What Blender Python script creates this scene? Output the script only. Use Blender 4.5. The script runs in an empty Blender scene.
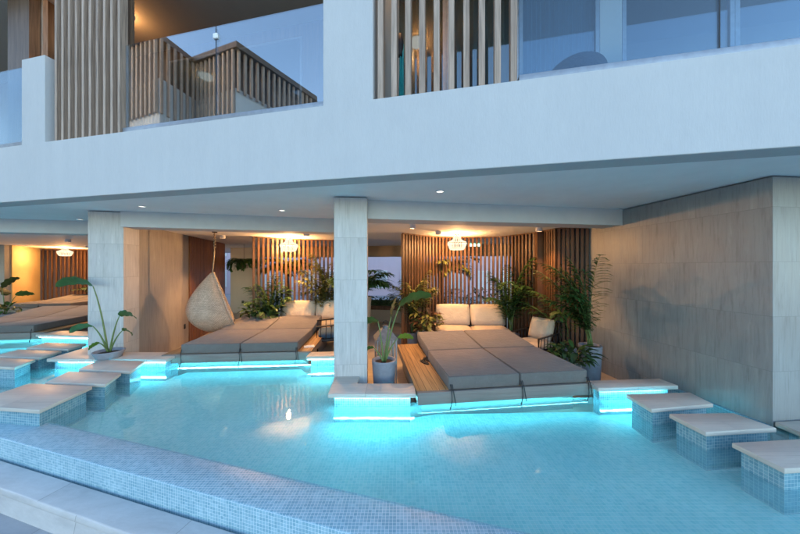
import bpy, bmesh, math, random
from mathutils import Vector, Matrix
random.seed(7)
PI = math.pi
R = math.radians
sc = bpy.context.scene
COL = sc.collection

# ------------------------------------------------------------------ view data
F, CX, CY, CAMZ = 280.0, 400.0, 267.0, 1.6
def at(px, py, Y):
    return Vector(((px - CX) / F * Y, Y, CAMZ - (py - CY) / F * Y))

# ------------------------------------------------------------------ materials
def new_mat(name):
    m = bpy.data.materials.new(name); m.use_nodes = True
    nt = m.node_tree; nt.nodes.clear()
    out = nt.nodes.new('ShaderNodeOutputMaterial')
    return m, nt, out
def N(nt, t, **kw):
    n = nt.nodes.new(t)
    for k, v in kw.items():
        if k.startswith('_'): setattr(n, k[1:], v)
        else: n.inputs[k].default_value = v
    return n
def L(nt, a, b): nt.links.new(a, b)
def rgba(c): return (c[0], c[1], c[2], 1.0)
def coord(nt, scale=(1, 1, 1), kind='UV', rot=(0, 0, 0)):
    tc = nt.nodes.new('ShaderNodeTexCoord')
    mp = nt.nodes.new('ShaderNodeMapping')
    mp.inputs['Scale'].default_value = scale
    mp.inputs['Rotation'].default_value = rot
    L(nt, tc.outputs[kind], mp.inputs['Vector'])
    return mp.outputs['Vector']
def noise(nt, vec, scale=5, detail=4, rough=.55, dist=0):
    n = N(nt, 'ShaderNodeTexNoise', Scale=scale, Detail=detail, Roughness=rough, Distortion=dist)
    L(nt, vec, n.inputs['Vector']); return n.outputs['Fac']
def ramp(nt, fac, stops):
    r = nt.nodes.new('ShaderNodeValToRGB')
    el = r.color_ramp.elements
    while len(el) < len(stops): el.new(.5)
    for e, (p, c) in zip(el, stops):
        e.position = p; e.color = rgba(c)
    L(nt, fac, r.inputs['Fac']); return r.outputs['Color']
def mix(nt, fac, a, b, mode='MIX'):
    m = nt.nodes.new('ShaderNodeMix'); m.data_type = 'RGBA'; m.blend_type = mode
    for sock, v in ((m.inputs[0], fac), (m.inputs[6], a), (m.inputs[7], b)):
        if hasattr(v, 'is_linked'): L(nt, v, sock)
        else: sock.default_value = v if isinstance(v, (int, float)) else rgba(v)
    return m.outputs[2]
def bsdf(nt, out, color, rough=.6, bump=None, bstr=.2, bdist=.01, spec=.4, **kw):
    b = nt.nodes.new('ShaderNodeBsdfPrincipled')
    if hasattr(color, 'is_linked'): L(nt, color, b.inputs['Base Color'])
    else: b.inputs['Base Color'].default_value = rgba(color)
    if hasattr(rough, 'is_linked'): L(nt, rough, b.inputs['Roughness'])
    else: b.inputs['Roughness'].default_value = rough
    b.inputs['Specular IOR Level'].default_value = spec
    for k, v in kw.items(): b.inputs[k.replace('_', ' ')].default_value = v
    if bump is not None:
        bn = N(nt, 'ShaderNodeBump', Strength=bstr, Distance=bdist)
        L(nt, bump, bn.inputs['Height']); L(nt, bn.outputs['Normal'], b.inputs['Normal'])
    L(nt, b.outputs['BSDF'], out.inputs['Surface'])
    return b
def lum(c, f): return tuple(min(1, x * f) for x in c)

def mat_plaster(name, c=(.515, .515, .51)):
    m, nt, out = new_mat(name)
    v = coord(nt, (34, 5, 1)); f1 = noise(nt, v, 1.6, 5, .65)
    v2 = coord(nt, (1, 1, 1)); f2 = noise(nt, v2, 1.3, 4, .6)
    v3 = coord(nt, (70, 14, 1)); f3 = noise(nt, v3, 1.4, 3, .6)
    c1 = ramp(nt, f1, [(.3, lum(c, .965)), (.7, lum(c, 1.02))])
    c2 = ramp(nt, f2, [(.3, (.95, .95, .955)), (.7, (1, 1, 1))])
    col = mix(nt, 1.0, c1, c2, 'MULTIPLY')
    f4 = noise(nt, coord(nt, (5.0, .55, 1)), 1.2, 5, .65)          # faint run marks below the edges
    c4 = ramp(nt, f4, [(.35, (.965, .967, .97)), (.6, (1, 1, 1))])
    col = mix(nt, 1.0, col, c4, 'MULTIPLY')
    bsdf(nt, out, col, .8, f3, .18, .012, .25); return m

def mat_travertine(name, c=(.36, .32, .27), tw=1.2, th=.6, joint=.004, vein=.62, rough=.38, horizontal=False):
    m, nt, out = new_mat(name)
    br = N(nt, 'ShaderNodeTexBrick', Scale=1.0)
    br.inputs['Brick Width'].default_value = tw; br.inputs['Row Height'].default_value = th
    br.inputs['Mortar Size'].default_value = joint; br.inputs['Mortar Smooth'].default_value = .2
    br.inputs['Color1'].default_value = (0, 0, 0, 1); br.inputs['Color2'].default_value = (1, 1, 1, 1)
    br.inputs['Mortar'].default_value = (.5, .5, .5, 1)
    br.offset = .5
    tc = nt.nodes.new('ShaderNodeTexCoord')
    L(nt, tc.outputs['UV'], br.inputs['Vector'])
    # shift the vein pattern per slab
    mul = N(nt, 'ShaderNodeVectorMath', _operation='MULTIPLY'); mul.inputs[1].default_value = (7.3, 3.1, 5.7)
    L(nt, br.outputs['Color'], mul.inputs[0])
    add = N(nt, 'ShaderNodeVectorMath', _operation='ADD')
    L(nt, tc.outputs['UV'], add.inputs[0]); L(nt, mul.outputs[0], add.inputs[1])
    mp = nt.nodes.new('ShaderNodeMapping'); L(nt, add.outputs[0], mp.inputs['Vector'])
    mp.inputs['Scale'].default_value = (1.0, 9.0, 1) if horizontal else (9.0, 1.0, 1)
    f1 = noise(nt, mp.outputs[0], 1.5, 6, .62, .35)
    mp2 = nt.nodes.new('ShaderNodeMapping'); L(nt, add.outputs[0], mp2.inputs['Vector'])
    mp2.inputs['Scale'].default_value = (1.2, 30, 1) if horizontal else (30, 1.6, 1)
    f2 = noise(nt, mp2.outputs[0], 1.2, 4, .7, .3)
    f3 = noise(nt, add.outputs[0], 1.7, 3, .5)
    c1 = ramp(nt, f1, [(.28, lum(c, vein)), (.45, lum(c, .95)), (.6, c), (.78, lum(c, 1.22))])
    c2 = ramp(nt, f2, [(.3, (.80, .79, .77)), (.5, (1, 1, 1)), (.75, (1.0, .98, .95))])
    col = mix(nt, 1.0, c1, c2, 'MULTIPLY')
    c3 = ramp(nt, f3, [(.3, (.88, .88, .9)), (.7, (1.0, 1, 1))])
    col = mix(nt, 1.0, col, c3, 'MULTIPLY')
    tint = ramp(nt, br.outputs['Color'], [(0, (.92, .92, .92)), (1, (1, 1, 1))])
    col = mix(nt, 1.0, col, tint, 'MULTIPLY')
    col = mix(nt, br.outputs['Fac'], col, lum(c, .6))
    # pits
    v = N(nt, 'ShaderNodeTexVoronoi', Scale=26.0); L(nt, mp.outputs[0], v.inputs['Vector'])
    pit = ramp(nt, v.outputs['Distance'], [(.0, (.55, .5, .45)), (.09, (1, 1, 1))])
    col = mix(nt, .55, col, pit, 'MULTIPLY')
    inv = N(nt, 'ShaderNodeMath', _operation='SUBTRACT'); inv.inputs[0].default_value = 1
    L(nt, br.outputs['Fac'], inv.inputs[1])
    h = N(nt, 'ShaderNodeMath', _operation='ADD'); L(nt, f2, h.inputs[0]); L(nt, inv.outputs[0], h.inputs[1])
    rr = N(nt, 'ShaderNodeMapRange'); L(nt, f1, rr.inputs['Value'])
    rr.inputs['To Min'].default_value = rough - .08; rr.inputs['To Max'].default_value = rough + .14
    bsdf(nt, out, col, rr.outputs['Result'], h.outputs[0], .25, .004, .45); return m

def mat_mosaic(name, c1, c2, grout, size=.026, rough=.22, spec=.5):
    m, nt, out = new_mat(name)
    tc = nt.nodes.new('ShaderNodeTexCoord')
    br = N(nt, 'ShaderNodeTexBrick', Scale=1.0)
    br.inputs['Brick Width'].default_value = size; br.inputs['Row Height'].default_value = size
    br.inputs['Mortar Size'].default_value = size * .055; br.inputs['Mortar Smooth'].default_value = .3
    br.inputs['Color1'].default_value = rgba(c1); br.inputs['Color2'].default_value = rgba(c2)
    br.inputs['Mortar'].default_value = rgba(grout)
    br.inputs['Bias'].default_value = -.1
    br.offset = 0; br.squash = 1
    L(nt, tc.outputs['UV'], br.inputs['Vector'])
    f = noise(nt, tc.outputs['UV'], 2.2, 4, .6)
    blot = ramp(nt, f, [(.3, (.82, .86, .88)), (.7, (1, 1, 1))])
    col = mix(nt, 1.0, br.outputs['Color'], blot, 'MULTIPLY')
    # limescale marks
    f2 = noise(nt, tc.outputs['UV'], 5.5, 7, .75, 1.2)
    lime = ramp(nt, f2, [(.66, (0, 0, 0)), (.74, (1, 1, 1))])
    lf = N(nt, 'ShaderNodeMath', _operation='MULTIPLY'); lf.inputs[1].default_value = .35
    L(nt, lime, lf.inputs[0])
    col = mix(nt, lf.outputs[0], col, (.62, .66, .68))
    rg = N(nt, 'ShaderNodeMapRange'); L(nt, br.outputs['Fac'], rg.inputs['Value'])
    rg.inputs['To Min'].default_value = rough; rg.inputs['To Max'].default_value = .7
    inv = N(nt, 'ShaderNodeMath', _operation='SUBTRACT'); inv.inputs[0].default_value = 1
    L(nt, br.outputs['Fac'], inv.inputs[1])
    bsdf(nt, out, col, rg.outputs['Result'], inv.outputs[0], .35, .002, spec); return m

def mat_smooth(name, c, tw, th):
    m, nt, out = new_mat(name)
    tc = nt.nodes.new('ShaderNodeTexCoord')
    br = N(nt, 'ShaderNodeTexBrick', Scale=1.0); br.offset = .5
    br.inputs['Brick Width'].default_value = tw; br.inputs['Row Height'].default_value = th
    br.inputs['Mortar Size'].default_value = .003
    br.inputs['Color1'].default_value = (.93, .93, .93, 1); br.inputs['Color2'].default_value = (1, 1, 1, 1); br.inputs['Mortar'].default_value = (.55, .54, .52, 1)
    mr = nt.nodes.new('ShaderNodeMapping'); mr.inputs['Rotation'].default_value = (0, 0, R(15.3)); L(nt, tc.outputs['UV'], mr.inputs['Vector'])
    L(nt, mr.outputs[0], br.inputs['Vector'])
    v1 = coord(nt, (1.0, 2.6, 1), 'UV', (0, 0, R(38)))
    f1 = noise(nt, v1, 1.6, 6, .6, 1.0); f2 = noise(nt, v1, 14, 5, .65); f3 = noise(nt, v1, 90, 3, .6)
    c1 = ramp(nt, f1, [(.3, lum(c, .86)), (.5, c), (.72, lum(c, 1.1))])
    c2 = ramp(nt, f2, [(.3, (.93, .925, .92)), (.65, (1, 1, 1))])
    c3 = ramp(nt, f3, [(.3, (.95, .95, .95)), (.6, (1, 1, 1))])
    col = mix(nt, 1.0, mix(nt, 1.0, mix(nt, 1.0, c1, c2, 'MULTIPLY'), c3, 'MULTIPLY'), br.outputs['Color'], 'MULTIPLY')
    bsdf(nt, out, col, .55, f2, .1, .004, .4); return m

def mat_wood(name, c=(.24, .12, .055), along='v', plank=None, rough=.45):
    m, nt, out = new_mat(name)
    s = (26, 1.1, 1) if along == 'v' else (1.1, 26, 1)
    v = coord(nt, s); f1 = noise(nt, v, 1.5, 5, .6, .6)
    s2 = (110, 2.2, 1) if along == 'v' else (2.2, 110, 1)
    f2 = noise(nt, coord(nt, s2), 1.3, 3, .6)
    s3 = (9, .05, 1) if along == 'v' else (.05, 9, 1)
    f3 = noise(nt, coord(nt, s3), 1.0, 1, .5)
    c1 = ramp(nt, f1, [(.28, lum(c, .55)), (.5, c), (.75, lum(c, 1.35))])
    c2 = ramp(nt, f2, [(.3, (.78, .76, .74)), (.7, (1, 1, 1))])
    c3 = ramp(nt, f3, [(.3, (.68, .66, .64)), (.7, (1, 1, 1))])
    col = mix(nt, 1.0, mix(nt, 1.0, c1, c2, 'MULTIPLY'), c3, 'MULTIPLY')
    if plank:
        tc = nt.nodes.new('ShaderNodeTexCoord')
        br = N(nt, 'ShaderNodeTexBrick', Scale=1.0)
        br.inputs['Brick Width'].default_value = 9.0 if along != 'v' else plank
        br.inputs['Row Height'].default_value = plank if along != 'v' else 9.0
        br.inputs['Mortar Size'].default_value = .0035; br.offset = .5
        br.inputs['Color1'].default_value = (.82, .82, .82, 1); br.inputs['Color2'].default_value = (1, 1, 1, 1)
        br.inputs['Mortar'].default_value = (.12, .1, .08, 1)
        L(nt, tc.outputs['UV'], br.inputs['Vector'])
        col = mix(nt, 1.0, col, br.outputs['Color'], 'MULTIPLY')
    bsdf(nt, out, col, rough, f2, .2, .002, .35); return m

def mat_fabric(name, c, scale=420, rough=.9, wr=.05):
    m, nt, out = new_mat(name)
    v = coord(nt, (1, 1, 1), 'Object')
    f1 = noise(nt, v, scale, 2, .5); f2 = noise(nt, v, 3.5, 4, .6, .4)
    f3 = noise(nt, coord(nt, (1, 2.4, 1), 'Object', (0, 0, R(25))), 5.5, 5, .62, 1.6)
    c1 = ramp(nt, f1, [(.3, lum(c, .8)), (.7, lum(c, 1.12))])
    c2 = ramp(nt, f2, [(.3, (.86, .86, .86)), (.7, (1, 1, 1))])
    col = mix(nt, 1.0, c1, c2, 'MULTIPLY')
    ad = N(nt, 'ShaderNodeMath', _operation='ADD'); L(nt, f2, ad.inputs[0]); L(nt, f3, ad.inputs[1])
    bsdf(nt, out, col, rough, ad.outputs[0], wr * 9, .035, .2, Sheen_Weight=.15); return m

def mat_simple(name, c, rough=.5, metal=0, var=.12, scale=14, bstr=.08):
    m, nt, out = new_mat(name)
    v = coord(nt, (1, 1, 1), 'Object'); f = noise(nt, v, scale, 5, .6)
    col = ramp(nt, f, [(.3, lum(c, 1 - var)), (.7, lum(c, 1 + var))])
    bsdf(nt, out, col, rough, f, bstr, .006, .4, Metallic=metal); return m

def mat_leaf(name, c, c2, rough=.38):
    m, nt, out = new_mat(name)
    v = coord(nt, (1, 1, 1), 'Object'); f = noise(nt, v, 5.5, 4, .6)
    uv = coord(nt, (1, 60, 1), 'UV'); fv = noise(nt, uv, 1.2, 2, .5)
    col = ramp(nt, f, [(.3, c), (.7, c2)])
    veins = ramp(nt, fv, [(.35, (.82, .86, .8)), (.6, (1, 1, 1))])
    col = mix(nt, 1.0, col, veins, 'MULTIPLY')
    b = bsdf(nt, out, col, rough, fv, .2, .003, .45)
    tr = nt.nodes.new('ShaderNodeBsdfTranslucent')
    L(nt, col, tr.inputs['Color'])
    ms = N(nt, 'ShaderNodeMixShader', Fac=.22)
    L(nt, b.outputs[0], ms.inputs[1]); L(nt, tr.outputs[0], ms.inputs[2])
    L(nt, ms.outputs[0], out.inputs['Surface']); return m

def mat_emit(name, c, s):
    m, nt, out = new_mat(name)
    e = N(nt, 'ShaderNodeEmission', Strength=s); e.inputs['Color'].default_value = rgba(c)
    L(nt, e.outputs[0], out.inputs['Surface']); return m

def mat_glass(name, tint=(.86, .94, .97), ior=1.5, extra=.05, rough=.0):
    m, nt, out = new_mat(name)
    t = nt.nodes.new('ShaderNodeBsdfTransparent'); t.inputs['Color'].default_value = rgba(tint)
    g = N(nt, 'ShaderNodeBsdfGlossy', Roughness=rough); g.inputs['Color'].default_value = (1, 1, 1, 1)
    fr = N(nt, 'ShaderNodeFresnel', IOR=ior)
    ge = nt.nodes.new('ShaderNodeNewGeometry')        # same index for both faces of the pane
    io = N(nt, 'ShaderNodeMath', _operation='MULTIPLY_ADD'); io.inputs[1].default_value = 1 / ior - ior; io.inputs[2].default_value = ior
    L(nt, ge.outputs['Backfacing'], io.inputs[0]); L(nt, io.outputs[0], fr.inputs['IOR'])
    ad = N(nt, 'ShaderNodeMath', _operation='ADD', _use_clamp=True); ad.inputs[1].default_value = extra
    L(nt, fr.outputs[0], ad.inputs[0])
    ms = nt.nodes.new('ShaderNodeMixShader')
    L(nt, ad.outputs[0], ms.inputs[0]); L(nt, t.outputs[0], ms.inputs[1]); L(nt, g.outputs[0], ms.inputs[2])
    L(nt, ms.outputs[0], out.inputs['Surface']); return m

def mat_water(name):
    m, nt, out = new_mat(name)
    t = nt.nodes.new('ShaderNodeBsdfTransparent'); t.inputs['Color'].default_value = (.92, .99, 1, 1)
    g = N(nt, 'ShaderNodeBsdfGlossy', Roughness=.014); g.inputs['Color'].default_value = (.95, 1, 1, 1)
    v = coord(nt, (1, 1, 1), 'Object')
    f1 = noise(nt, v, 2.6, 3, .55, .4); f2 = noise(nt, v, 11, 3, .55)
    s = N(nt, 'ShaderNodeMath', _operation='MULTIPLY_ADD'); s.inputs[1].default_value = .22
    L(nt, f2, s.inputs[0]); L(nt, f1, s.inputs[2])
    bn = N(nt, 'ShaderNodeBump', Strength=.06, Distance=.05); L(nt, s.outputs[0], bn.inputs['Height'])
    fr = N(nt, 'ShaderNodeFresnel', IOR=1.333)
    ge = nt.nodes.new('ShaderNodeNewGeometry')        # light is not bent on its way in, so use one index from both sides
    io = N(nt, 'ShaderNodeMath', _operation='MULTIPLY_ADD'); io.inputs[1].default_value = 1 / 1.333 - 1.333; io.inputs[2].default_value = 1.333
    L(nt, ge.outputs['Backfacing'], io.inputs[0]); L(nt, io.outputs[0], fr.inputs['IOR'])
    L(nt, bn.outputs[0], fr.inputs['Normal']); L(nt, bn.outputs[0], g.inputs['Normal'])
    ms = nt.nodes.new('ShaderNodeMixShader')
    # light scattered back by the water body
    df = nt.nodes.new('ShaderNodeBsdfDiffuse'); df.inputs['Color'].default_value = (.37, .72, .73, 1)
    tl = nt.nodes.new('ShaderNodeBsdfTranslucent'); tl.inputs['Color'].default_value = (.38, .74, .80, 1)
    sc_ = N(nt, 'ShaderNodeMixShader', Fac=.35); L(nt, df.outputs[0], sc_.inputs[1]); L(nt, tl.outputs[0], sc_.inputs[2])
    body = N(nt, 'ShaderNodeMixShader', Fac=.33); L(nt, t.outputs[0], body.inputs[1]); L(nt, sc_.outputs[0], body.inputs[2])
    L(nt, fr.outputs[0], ms.inputs[0]); L(nt, body.outputs[0], ms.inputs[1]); L(nt, g.outputs[0], ms.inputs[2])
    L(nt, ms.outputs[0], out.inputs['Surface']); return m

def mat_rattan(name, c=(.60, .47, .36)):
    m, nt, out = new_mat(name)
    uv = coord(nt, (1, 1, 1), 'UV')
    br = N(nt, 'ShaderNodeTexBrick', Scale=1.0); br.offset = .5
    br.inputs['Brick Width'].default_value = .040; br.inputs['Row Height'].default_value = .030
    br.inputs['Mortar Size'].default_value = .0042; br.inputs['Mortar Smooth'].default_value = .6
    br.inputs['Color1'].default_value = (.75, .75, .75, 1); br.inputs['Color2'].default_value = (1, 1, 1, 1); br.inputs['Mortar'].default_value = (.12, .12, .12, 1)
    dn = N(nt, 'ShaderNodeTexNoise', Scale=9.0, Detail=2.0); L(nt, uv, dn.inputs['Vector'])
    dm = N(nt, 'ShaderNodeVectorMath', _operation='SCALE'); dm.inputs['Scale'].default_value = .03; L(nt, dn.outputs['Color'], dm.inputs[0])
    da = N(nt, 'ShaderNodeVectorMath', _operation='ADD'); L(nt, uv, da.inputs[0]); L(nt, dm.outputs[0], da.inputs[1])
    L(nt, da.outputs[0], br.inputs['Vector'])
    mx = N(nt, 'ShaderNodeRGBToBW'); L(nt, br.outputs['Color'], mx.inputs[0])
    f = noise(nt, uv, 6, 4, .6)
    c1 = ramp(nt, mx.outputs[0], [(.35, lum(c, .35)), (.75, c), (1, lum(c, 1.25))])
    c2 = ramp(nt, f, [(.3, (.8, .78, .75)), (.7, (1, 1, 1))])
    b = bsdf(nt, out, mix(nt, 1.0, c1, c2, 'MULTIPLY'), .6, mx.outputs[0], .6, .006, .3)
    tr = nt.nodes.new('ShaderNodeBsdfTransparent'); ms = nt.nodes.new('ShaderNodeMixShader')
    gap = N(nt, 'ShaderNodeMath', _operation='MULTIPLY'); gap.inputs[1].default_value = .8; L(nt, br.outputs['Fac'], gap.inputs[0])
    L(nt, gap.outputs[0], ms.inputs[0]); L(nt, b.outputs[0], ms.inputs[1]); L(nt, tr.outputs[0], ms.inputs[2])
    L(nt, ms.outputs[0], out.inputs['Surface']); return m

M = dict(
    plaster=mat_plaster('white_plaster'),
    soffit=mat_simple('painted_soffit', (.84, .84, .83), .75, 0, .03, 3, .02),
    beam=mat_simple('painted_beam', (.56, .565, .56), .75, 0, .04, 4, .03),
    warm_wall=mat_plaster('cream_plaster', (.52, .44, .32)),
    yellow_wall=mat_plaster('ochre_plaster', (.50, .38, .19)),
    lilac=mat_plaster('lilac_render', (.66, .52, .56)),
    trav=mat_travertine('travertine_wall', (.315, .325, .315), 1.5, .62, .0025, .70),
    trav_col=mat_travertine('travertine_pale', (.58, .56, .53), 1.0, .62, .003, .80),
    trav_warm=mat_travertine('travertine_warm', (.36, .33, .29), 3.0, 3.2, .002, .8),
    slab=mat_travertine('limestone_slab', (.60, .545, .47), 6, 6, .001, .85, .42, True),
    coping=mat_travertine('limestone_coping', (.60, .545, .47), .95, 8, .004, .85, .42, True),
    step=mat_smooth('limestone_step', (.62, .59, .57), 1.45, 30.0),
    paving=mat_smooth('terrace_paving', (.40, .40, .41), 1.2, .8),
    lounge=mat_travertine('lounge_floor', (.46, .38, .28), .9, .9, .004, .9, .4, True),
    edge_mosaic=mat_mosaic('edge_mosaic', (.21, .39, .47), (.35, .53, .60), (.70, .77, .80), .026, .40),
    pool_mosaic=mat_mosaic('pool_mosaic', (.30, .66, .64), (.46, .78, .74), (.68, .83, .81), .034, .75, .06),
    block_mosaic=mat_mosaic('block_mosaic', (.14, .30, .37), (.24, .42, .48), (.45, .56, .6), .030),
    water=mat_water('pool_water'),
    deck=mat_wood('deck_wood', (.50, .31, .145), 'v', .085),
    slat=mat_wood('slat_wood', (.17, .086, .045), 'v'),
    slat_red=mat_wood('slat_wood_red', (.30, .13, .06), 'v'),
    slat_dark=mat_wood('slat_wood_dark', (.16, .07, .032), 'v'),
    batten=mat_wood('batten_wood', (.50, .375, .295), 'v', None, .6),
    batten_back=mat_wood('batten_backing', (.15, .095, .062), 'v'),
    fascia=mat_travertine('plinth_stone', (.23, .20, .175), 6, 6, .001, .88, .5, True),
    mattress=mat_fabric('taupe_canvas', (.16, .143, .130), wr=.04),
    piping=mat_fabric('piping_canvas', (.12, .115, .11)),
    cream=mat_fabric('cream_canvas', (.68, .56, .42)),
    dark=mat_simple('dark_metal', (.025, .025, .028), .45, .3),
    iron=mat_simple('aged_iron', (.15, .155, .165), .55, .3, .25, 20, .2),
    grey_metal=mat_simple('grey_channel', (.30, .31, .33), .4, .6),
    pot=mat_simple('pot_cement', (.22, .23, .26), .75, 0, .15, 9, .15),
    pot_tan=mat_simple('pot_terracotta', (.40, .29, .20), .8, 0, .15, 9, .15),
    pot_white=mat_simple('pot_pale', (.55, .53, .5), .6),
    soil=mat_simple('soil', (.035, .025, .018), .95, 0, .4, 60, .5),
    leaf=mat_leaf('leaf_green', (.035, .09, .025), (.07, .16, .04)),
    leaf_dark=mat_leaf('leaf_dark', (.02, .05, .02), (.045, .095, .03), .62),
    leaf_bright=mat_leaf('leaf_bright', (.09, .21, .03), (.14, .29, .05)),
    leaf_olive=mat_leaf('leaf_olive', (.13, .14, .035), (.22, .22, .06)),
    leaf_rust=mat_leaf('leaf_rust', (.11, .05, .03), (.17, .09, .05)),
    stem=mat_simple('stem', (.13, .19, .06), .5),
    trunk=mat_simple('trunk_bark', (.10, .07, .045), .9, 0, .35, 30, .6),
    rattan=mat_rattan('rattan_weave'),
    rope=mat_simple('rope', (.42, .33, .22), .9, 0, .3, 60, .5),
    glass=mat_glass('rail_glass', (.78, .85, .88), 1.5, .22),
    tinted=mat_glass('tinted_glass', (.60, .72, .80), 1.5, .015),
    lantern_glass=mat_glass('lantern_glass', (.9, .88, .86), 1.5, .06, .25),
    window=mat_glass('window_glass', (.55, .66, .72), 1.5, .06),
    curtain=mat_simple('sheer_curtain', (.66, .68, .70), .9, 0, .05),
    curtain_taupe=mat_simple('taupe_curtain', (.36, .33, .28), .9, 0, .08),
    white_metal=mat_simple('white_paint', (.72, .72, .70), .5),
    led=mat_emit('led_strip', (.17, .78, 1.0), 23.0),
    led_soft=mat_emit('led_strip_soft', (.17, .78, 1.0), 11.0),
    bulb=mat_emit('warm_beads', (1.0, .80, .54), .30),
    spot=mat_emit('spot_disc', (1.0, .80, .55), 2.0),
    spot_dim=mat_emit('spot_disc_cool', (1.0, .93, .82), .5),
    sign=mat_emit('sign_green', (.25, 1.0, .62), 2.0),
    uplight=mat_emit('small_uplight', (1.0, .62, .28), 6.0),
    teal=mat_fabric('teal_cloth', (.03, .42, .46)),
    navy=mat_fabric('navy_weave', (.05, .09, .14)),
    red=mat_leaf('red_petal', (.22, .04, .03), (.32, .07, .05)),
    white_cloth=mat_fabric('white_cloth', (.72, .74, .78)),
)

# ------------------------------------------------------------------ mesh helper
class MB:
    def __init__(self): self.v, self.f, self.uv, self.sm = [], [], [], []
    def face(self, idx, uv=None, smooth=False):
        self.f.append(tuple(idx)); self.uv.append(uv); self.sm.append(smooth)
    def add(self, pts, faces, smooth=False, uvs=None):
        b = len(self.v); self.v += [Vector(p) for p in pts]
        for k, f in enumerate(faces): self.face([b + i for i in f], uvs[k] if uvs else None, smooth)
    def box(self, lo, hi, rot=0, piv=(0, 0, 0)):
        x0, y0, z0 = lo; x1, y1, z1 = hi
        p = [Vector(q) for q in ((x0, y0, z0), (x1, y0, z0), (x1, y1, z0), (x0, y1, z0), (x0, y0, z1), (x1, y0, z1), (x1, y1, z1), (x0, y1, z1))]
        if rot:
            m = Matrix.Rotation(rot, 3, 'Z'); pv = Vector(piv)
            p = [m @ (q - pv) + pv for q in p]
        self.add(p, [(0, 3, 2, 1), (4, 5, 6, 7), (0, 1, 5, 4), (1, 2, 6, 5), (2, 3, 7, 6), (3, 0, 4, 7)])
    def prism(self, poly, z0, z1):
        n = len(poly)
        a = sum(poly[i][0] * poly[(i + 1) % n][1] - poly[(i + 1) % n][0] * poly[i][1] for i in range(n))
        if a < 0: poly = poly[::-1]
        pts = [(x, y, z0) for x, y in poly] + [(x, y, z1) for x, y in poly]
        fs = [tuple(range(n - 1, -1, -1)), tuple(range(n, 2 * n))]
        fs += [(i, (i + 1) % n, n + (i + 1) % n, n + i) for i in range(n)]
        self.add(pts, fs)
    def vprism(self, poly, y0, y1):                       # polygon in x,z pushed along y
        n = len(poly)
        a = sum(poly[i][0] * poly[(i + 1) % n][1] - poly[(i + 1) % n][0] * poly[i][1] for i in range(n))
        if a < 0: poly = poly[::-1]
        pts = [(x, y0, z) for x, z in poly] + [(x, y1, z) for x, z in poly]
        fs = [tuple(range(n)), tuple(range(2 * n - 1, n - 1, -1))]
        fs += [((i + 1) % n, i, n + i, n + (i + 1) % n) for i in range(n)]
        self.add(pts, fs)
    def tube(self, path, rad, seg=7, cap=True):
        path = [Vector(p) for p in path]; n = len(path)
        if not isinstance(rad, (list, tuple)): rad = [rad] * n
        b = len(self.v); up = Vector((0, 0, 1))
        for i, p in enumerate(path):
            t = (path[min(i + 1, n - 1)] - path[max(i - 1, 0)]).normalized()
            s = t.cross(up)
            if s.length < 1e-3: s = t.cross(Vector((1, 0, 0)))
            s.normalize(); w = s.cross(t)
            for k in range(seg):
                a = 2 * PI * k / seg
                self.v.append(p + (s * math.cos(a) + w * math.sin(a)) * rad[i])
        for i in range(n - 1):
            for k in range(seg):
                k2 = (k + 1) % seg
                self.face((b + i * seg + k, b + i * seg + k2, b + (i + 1) * seg + k2, b + (i + 1) * seg + k),
                          None, True)
        if cap:
            self.face([b + k for k in range(seg)][::-1]); self.face([b + (n - 1) * seg + k for k in range(seg)])
    def lathe(self, prof, c=(0, 0, 0), seg=28, smooth=True, closed=False):
        b = len(self.v); c = Vector(c); n = len(prof)
        for r, z in prof:
            for k in range(seg):
                a = 2 * PI * k / seg
                self.v.append(c + Vector((r * math.cos(a), r * math.sin(a), z)))
        for i in range(n - 1):
            for k in range(seg):
                k2 = (k + 1) % seg
                rr = max(prof[i][0], prof[i + 1][0], .02)
                u0, u1 = 2 * PI * k / seg * rr, 2 * PI * (k + 1) / seg * rr
                self.face((b + i * seg + k, b + i * seg + k2, b + (i + 1) * seg + k2, b + (i + 1) * seg + k),
                          [(u0, prof[i][1]), (u1, prof[i][1]), (u1, prof[i + 1][1]), (u0, prof[i + 1][1])], smooth)
    def cushion(self, c, size, puff=.25, rot=None, nx=9, ny=9, e=.32):
        # pillow: a rounded box swelling toward its centre, thickness along local z
        sx, sy, sz = size; b = len(self.v); c = Vector(c)
        def pt(u, v, s):
            w = ((1 - abs(u) ** 4) * (1 - abs(v) ** 4)) ** .5
            x = u * sx / 2 * (1 - .05 * (abs(v) ** 2) * (1 - 0)); y = v * sy / 2 * (1 - .05 * (abs(u) ** 2))
            z = s * sz / 2 * (e + (1 - e) * w)
            if abs(u) == 1 or abs(v) == 1: z = s * sz / 2 * e * .6
            p = Vector((x, y, z)); return c + (rot @ p if rot else p)
        idx = {}
        for s in (1, -1):
            for i in range(nx):
                for j in range(ny):
                    idx[s, i, j] = len(self.v); self.v.append(pt(-1 + 2 * i / (nx - 1), -1 + 2 * j / (ny - 1), s))
        for i in range(nx - 1):
            for j in range(ny - 1):
                self.face((idx[1, i, j], idx[1, i + 1, j], idx[1, i + 1, j + 1], idx[1, i, j + 1]), None, True)
                self.face((idx[-1, i, j], idx[-1, i, j + 1], idx[-1, i + 1, j + 1], idx[-1, i + 1, j]), None, True)
        ring = [(i, 0) for i in range(nx - 1)] + [(nx - 1, j) for j in range(ny - 1)] + \
               [(i, ny - 1) for i in range(nx - 1, 0, -1)] + [(0, j) for j in range(ny - 1, 0, -1)]
        for k in range(len(ring)):
            a, d = ring[k], ring[(k + 1) % len(ring)]
            self.face((idx[-1, a[0], a[1]], idx[-1, d[0], d[1]], idx[1, d[0], d[1]], idx[1, a[0], a[1]]), None, True)
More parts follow.
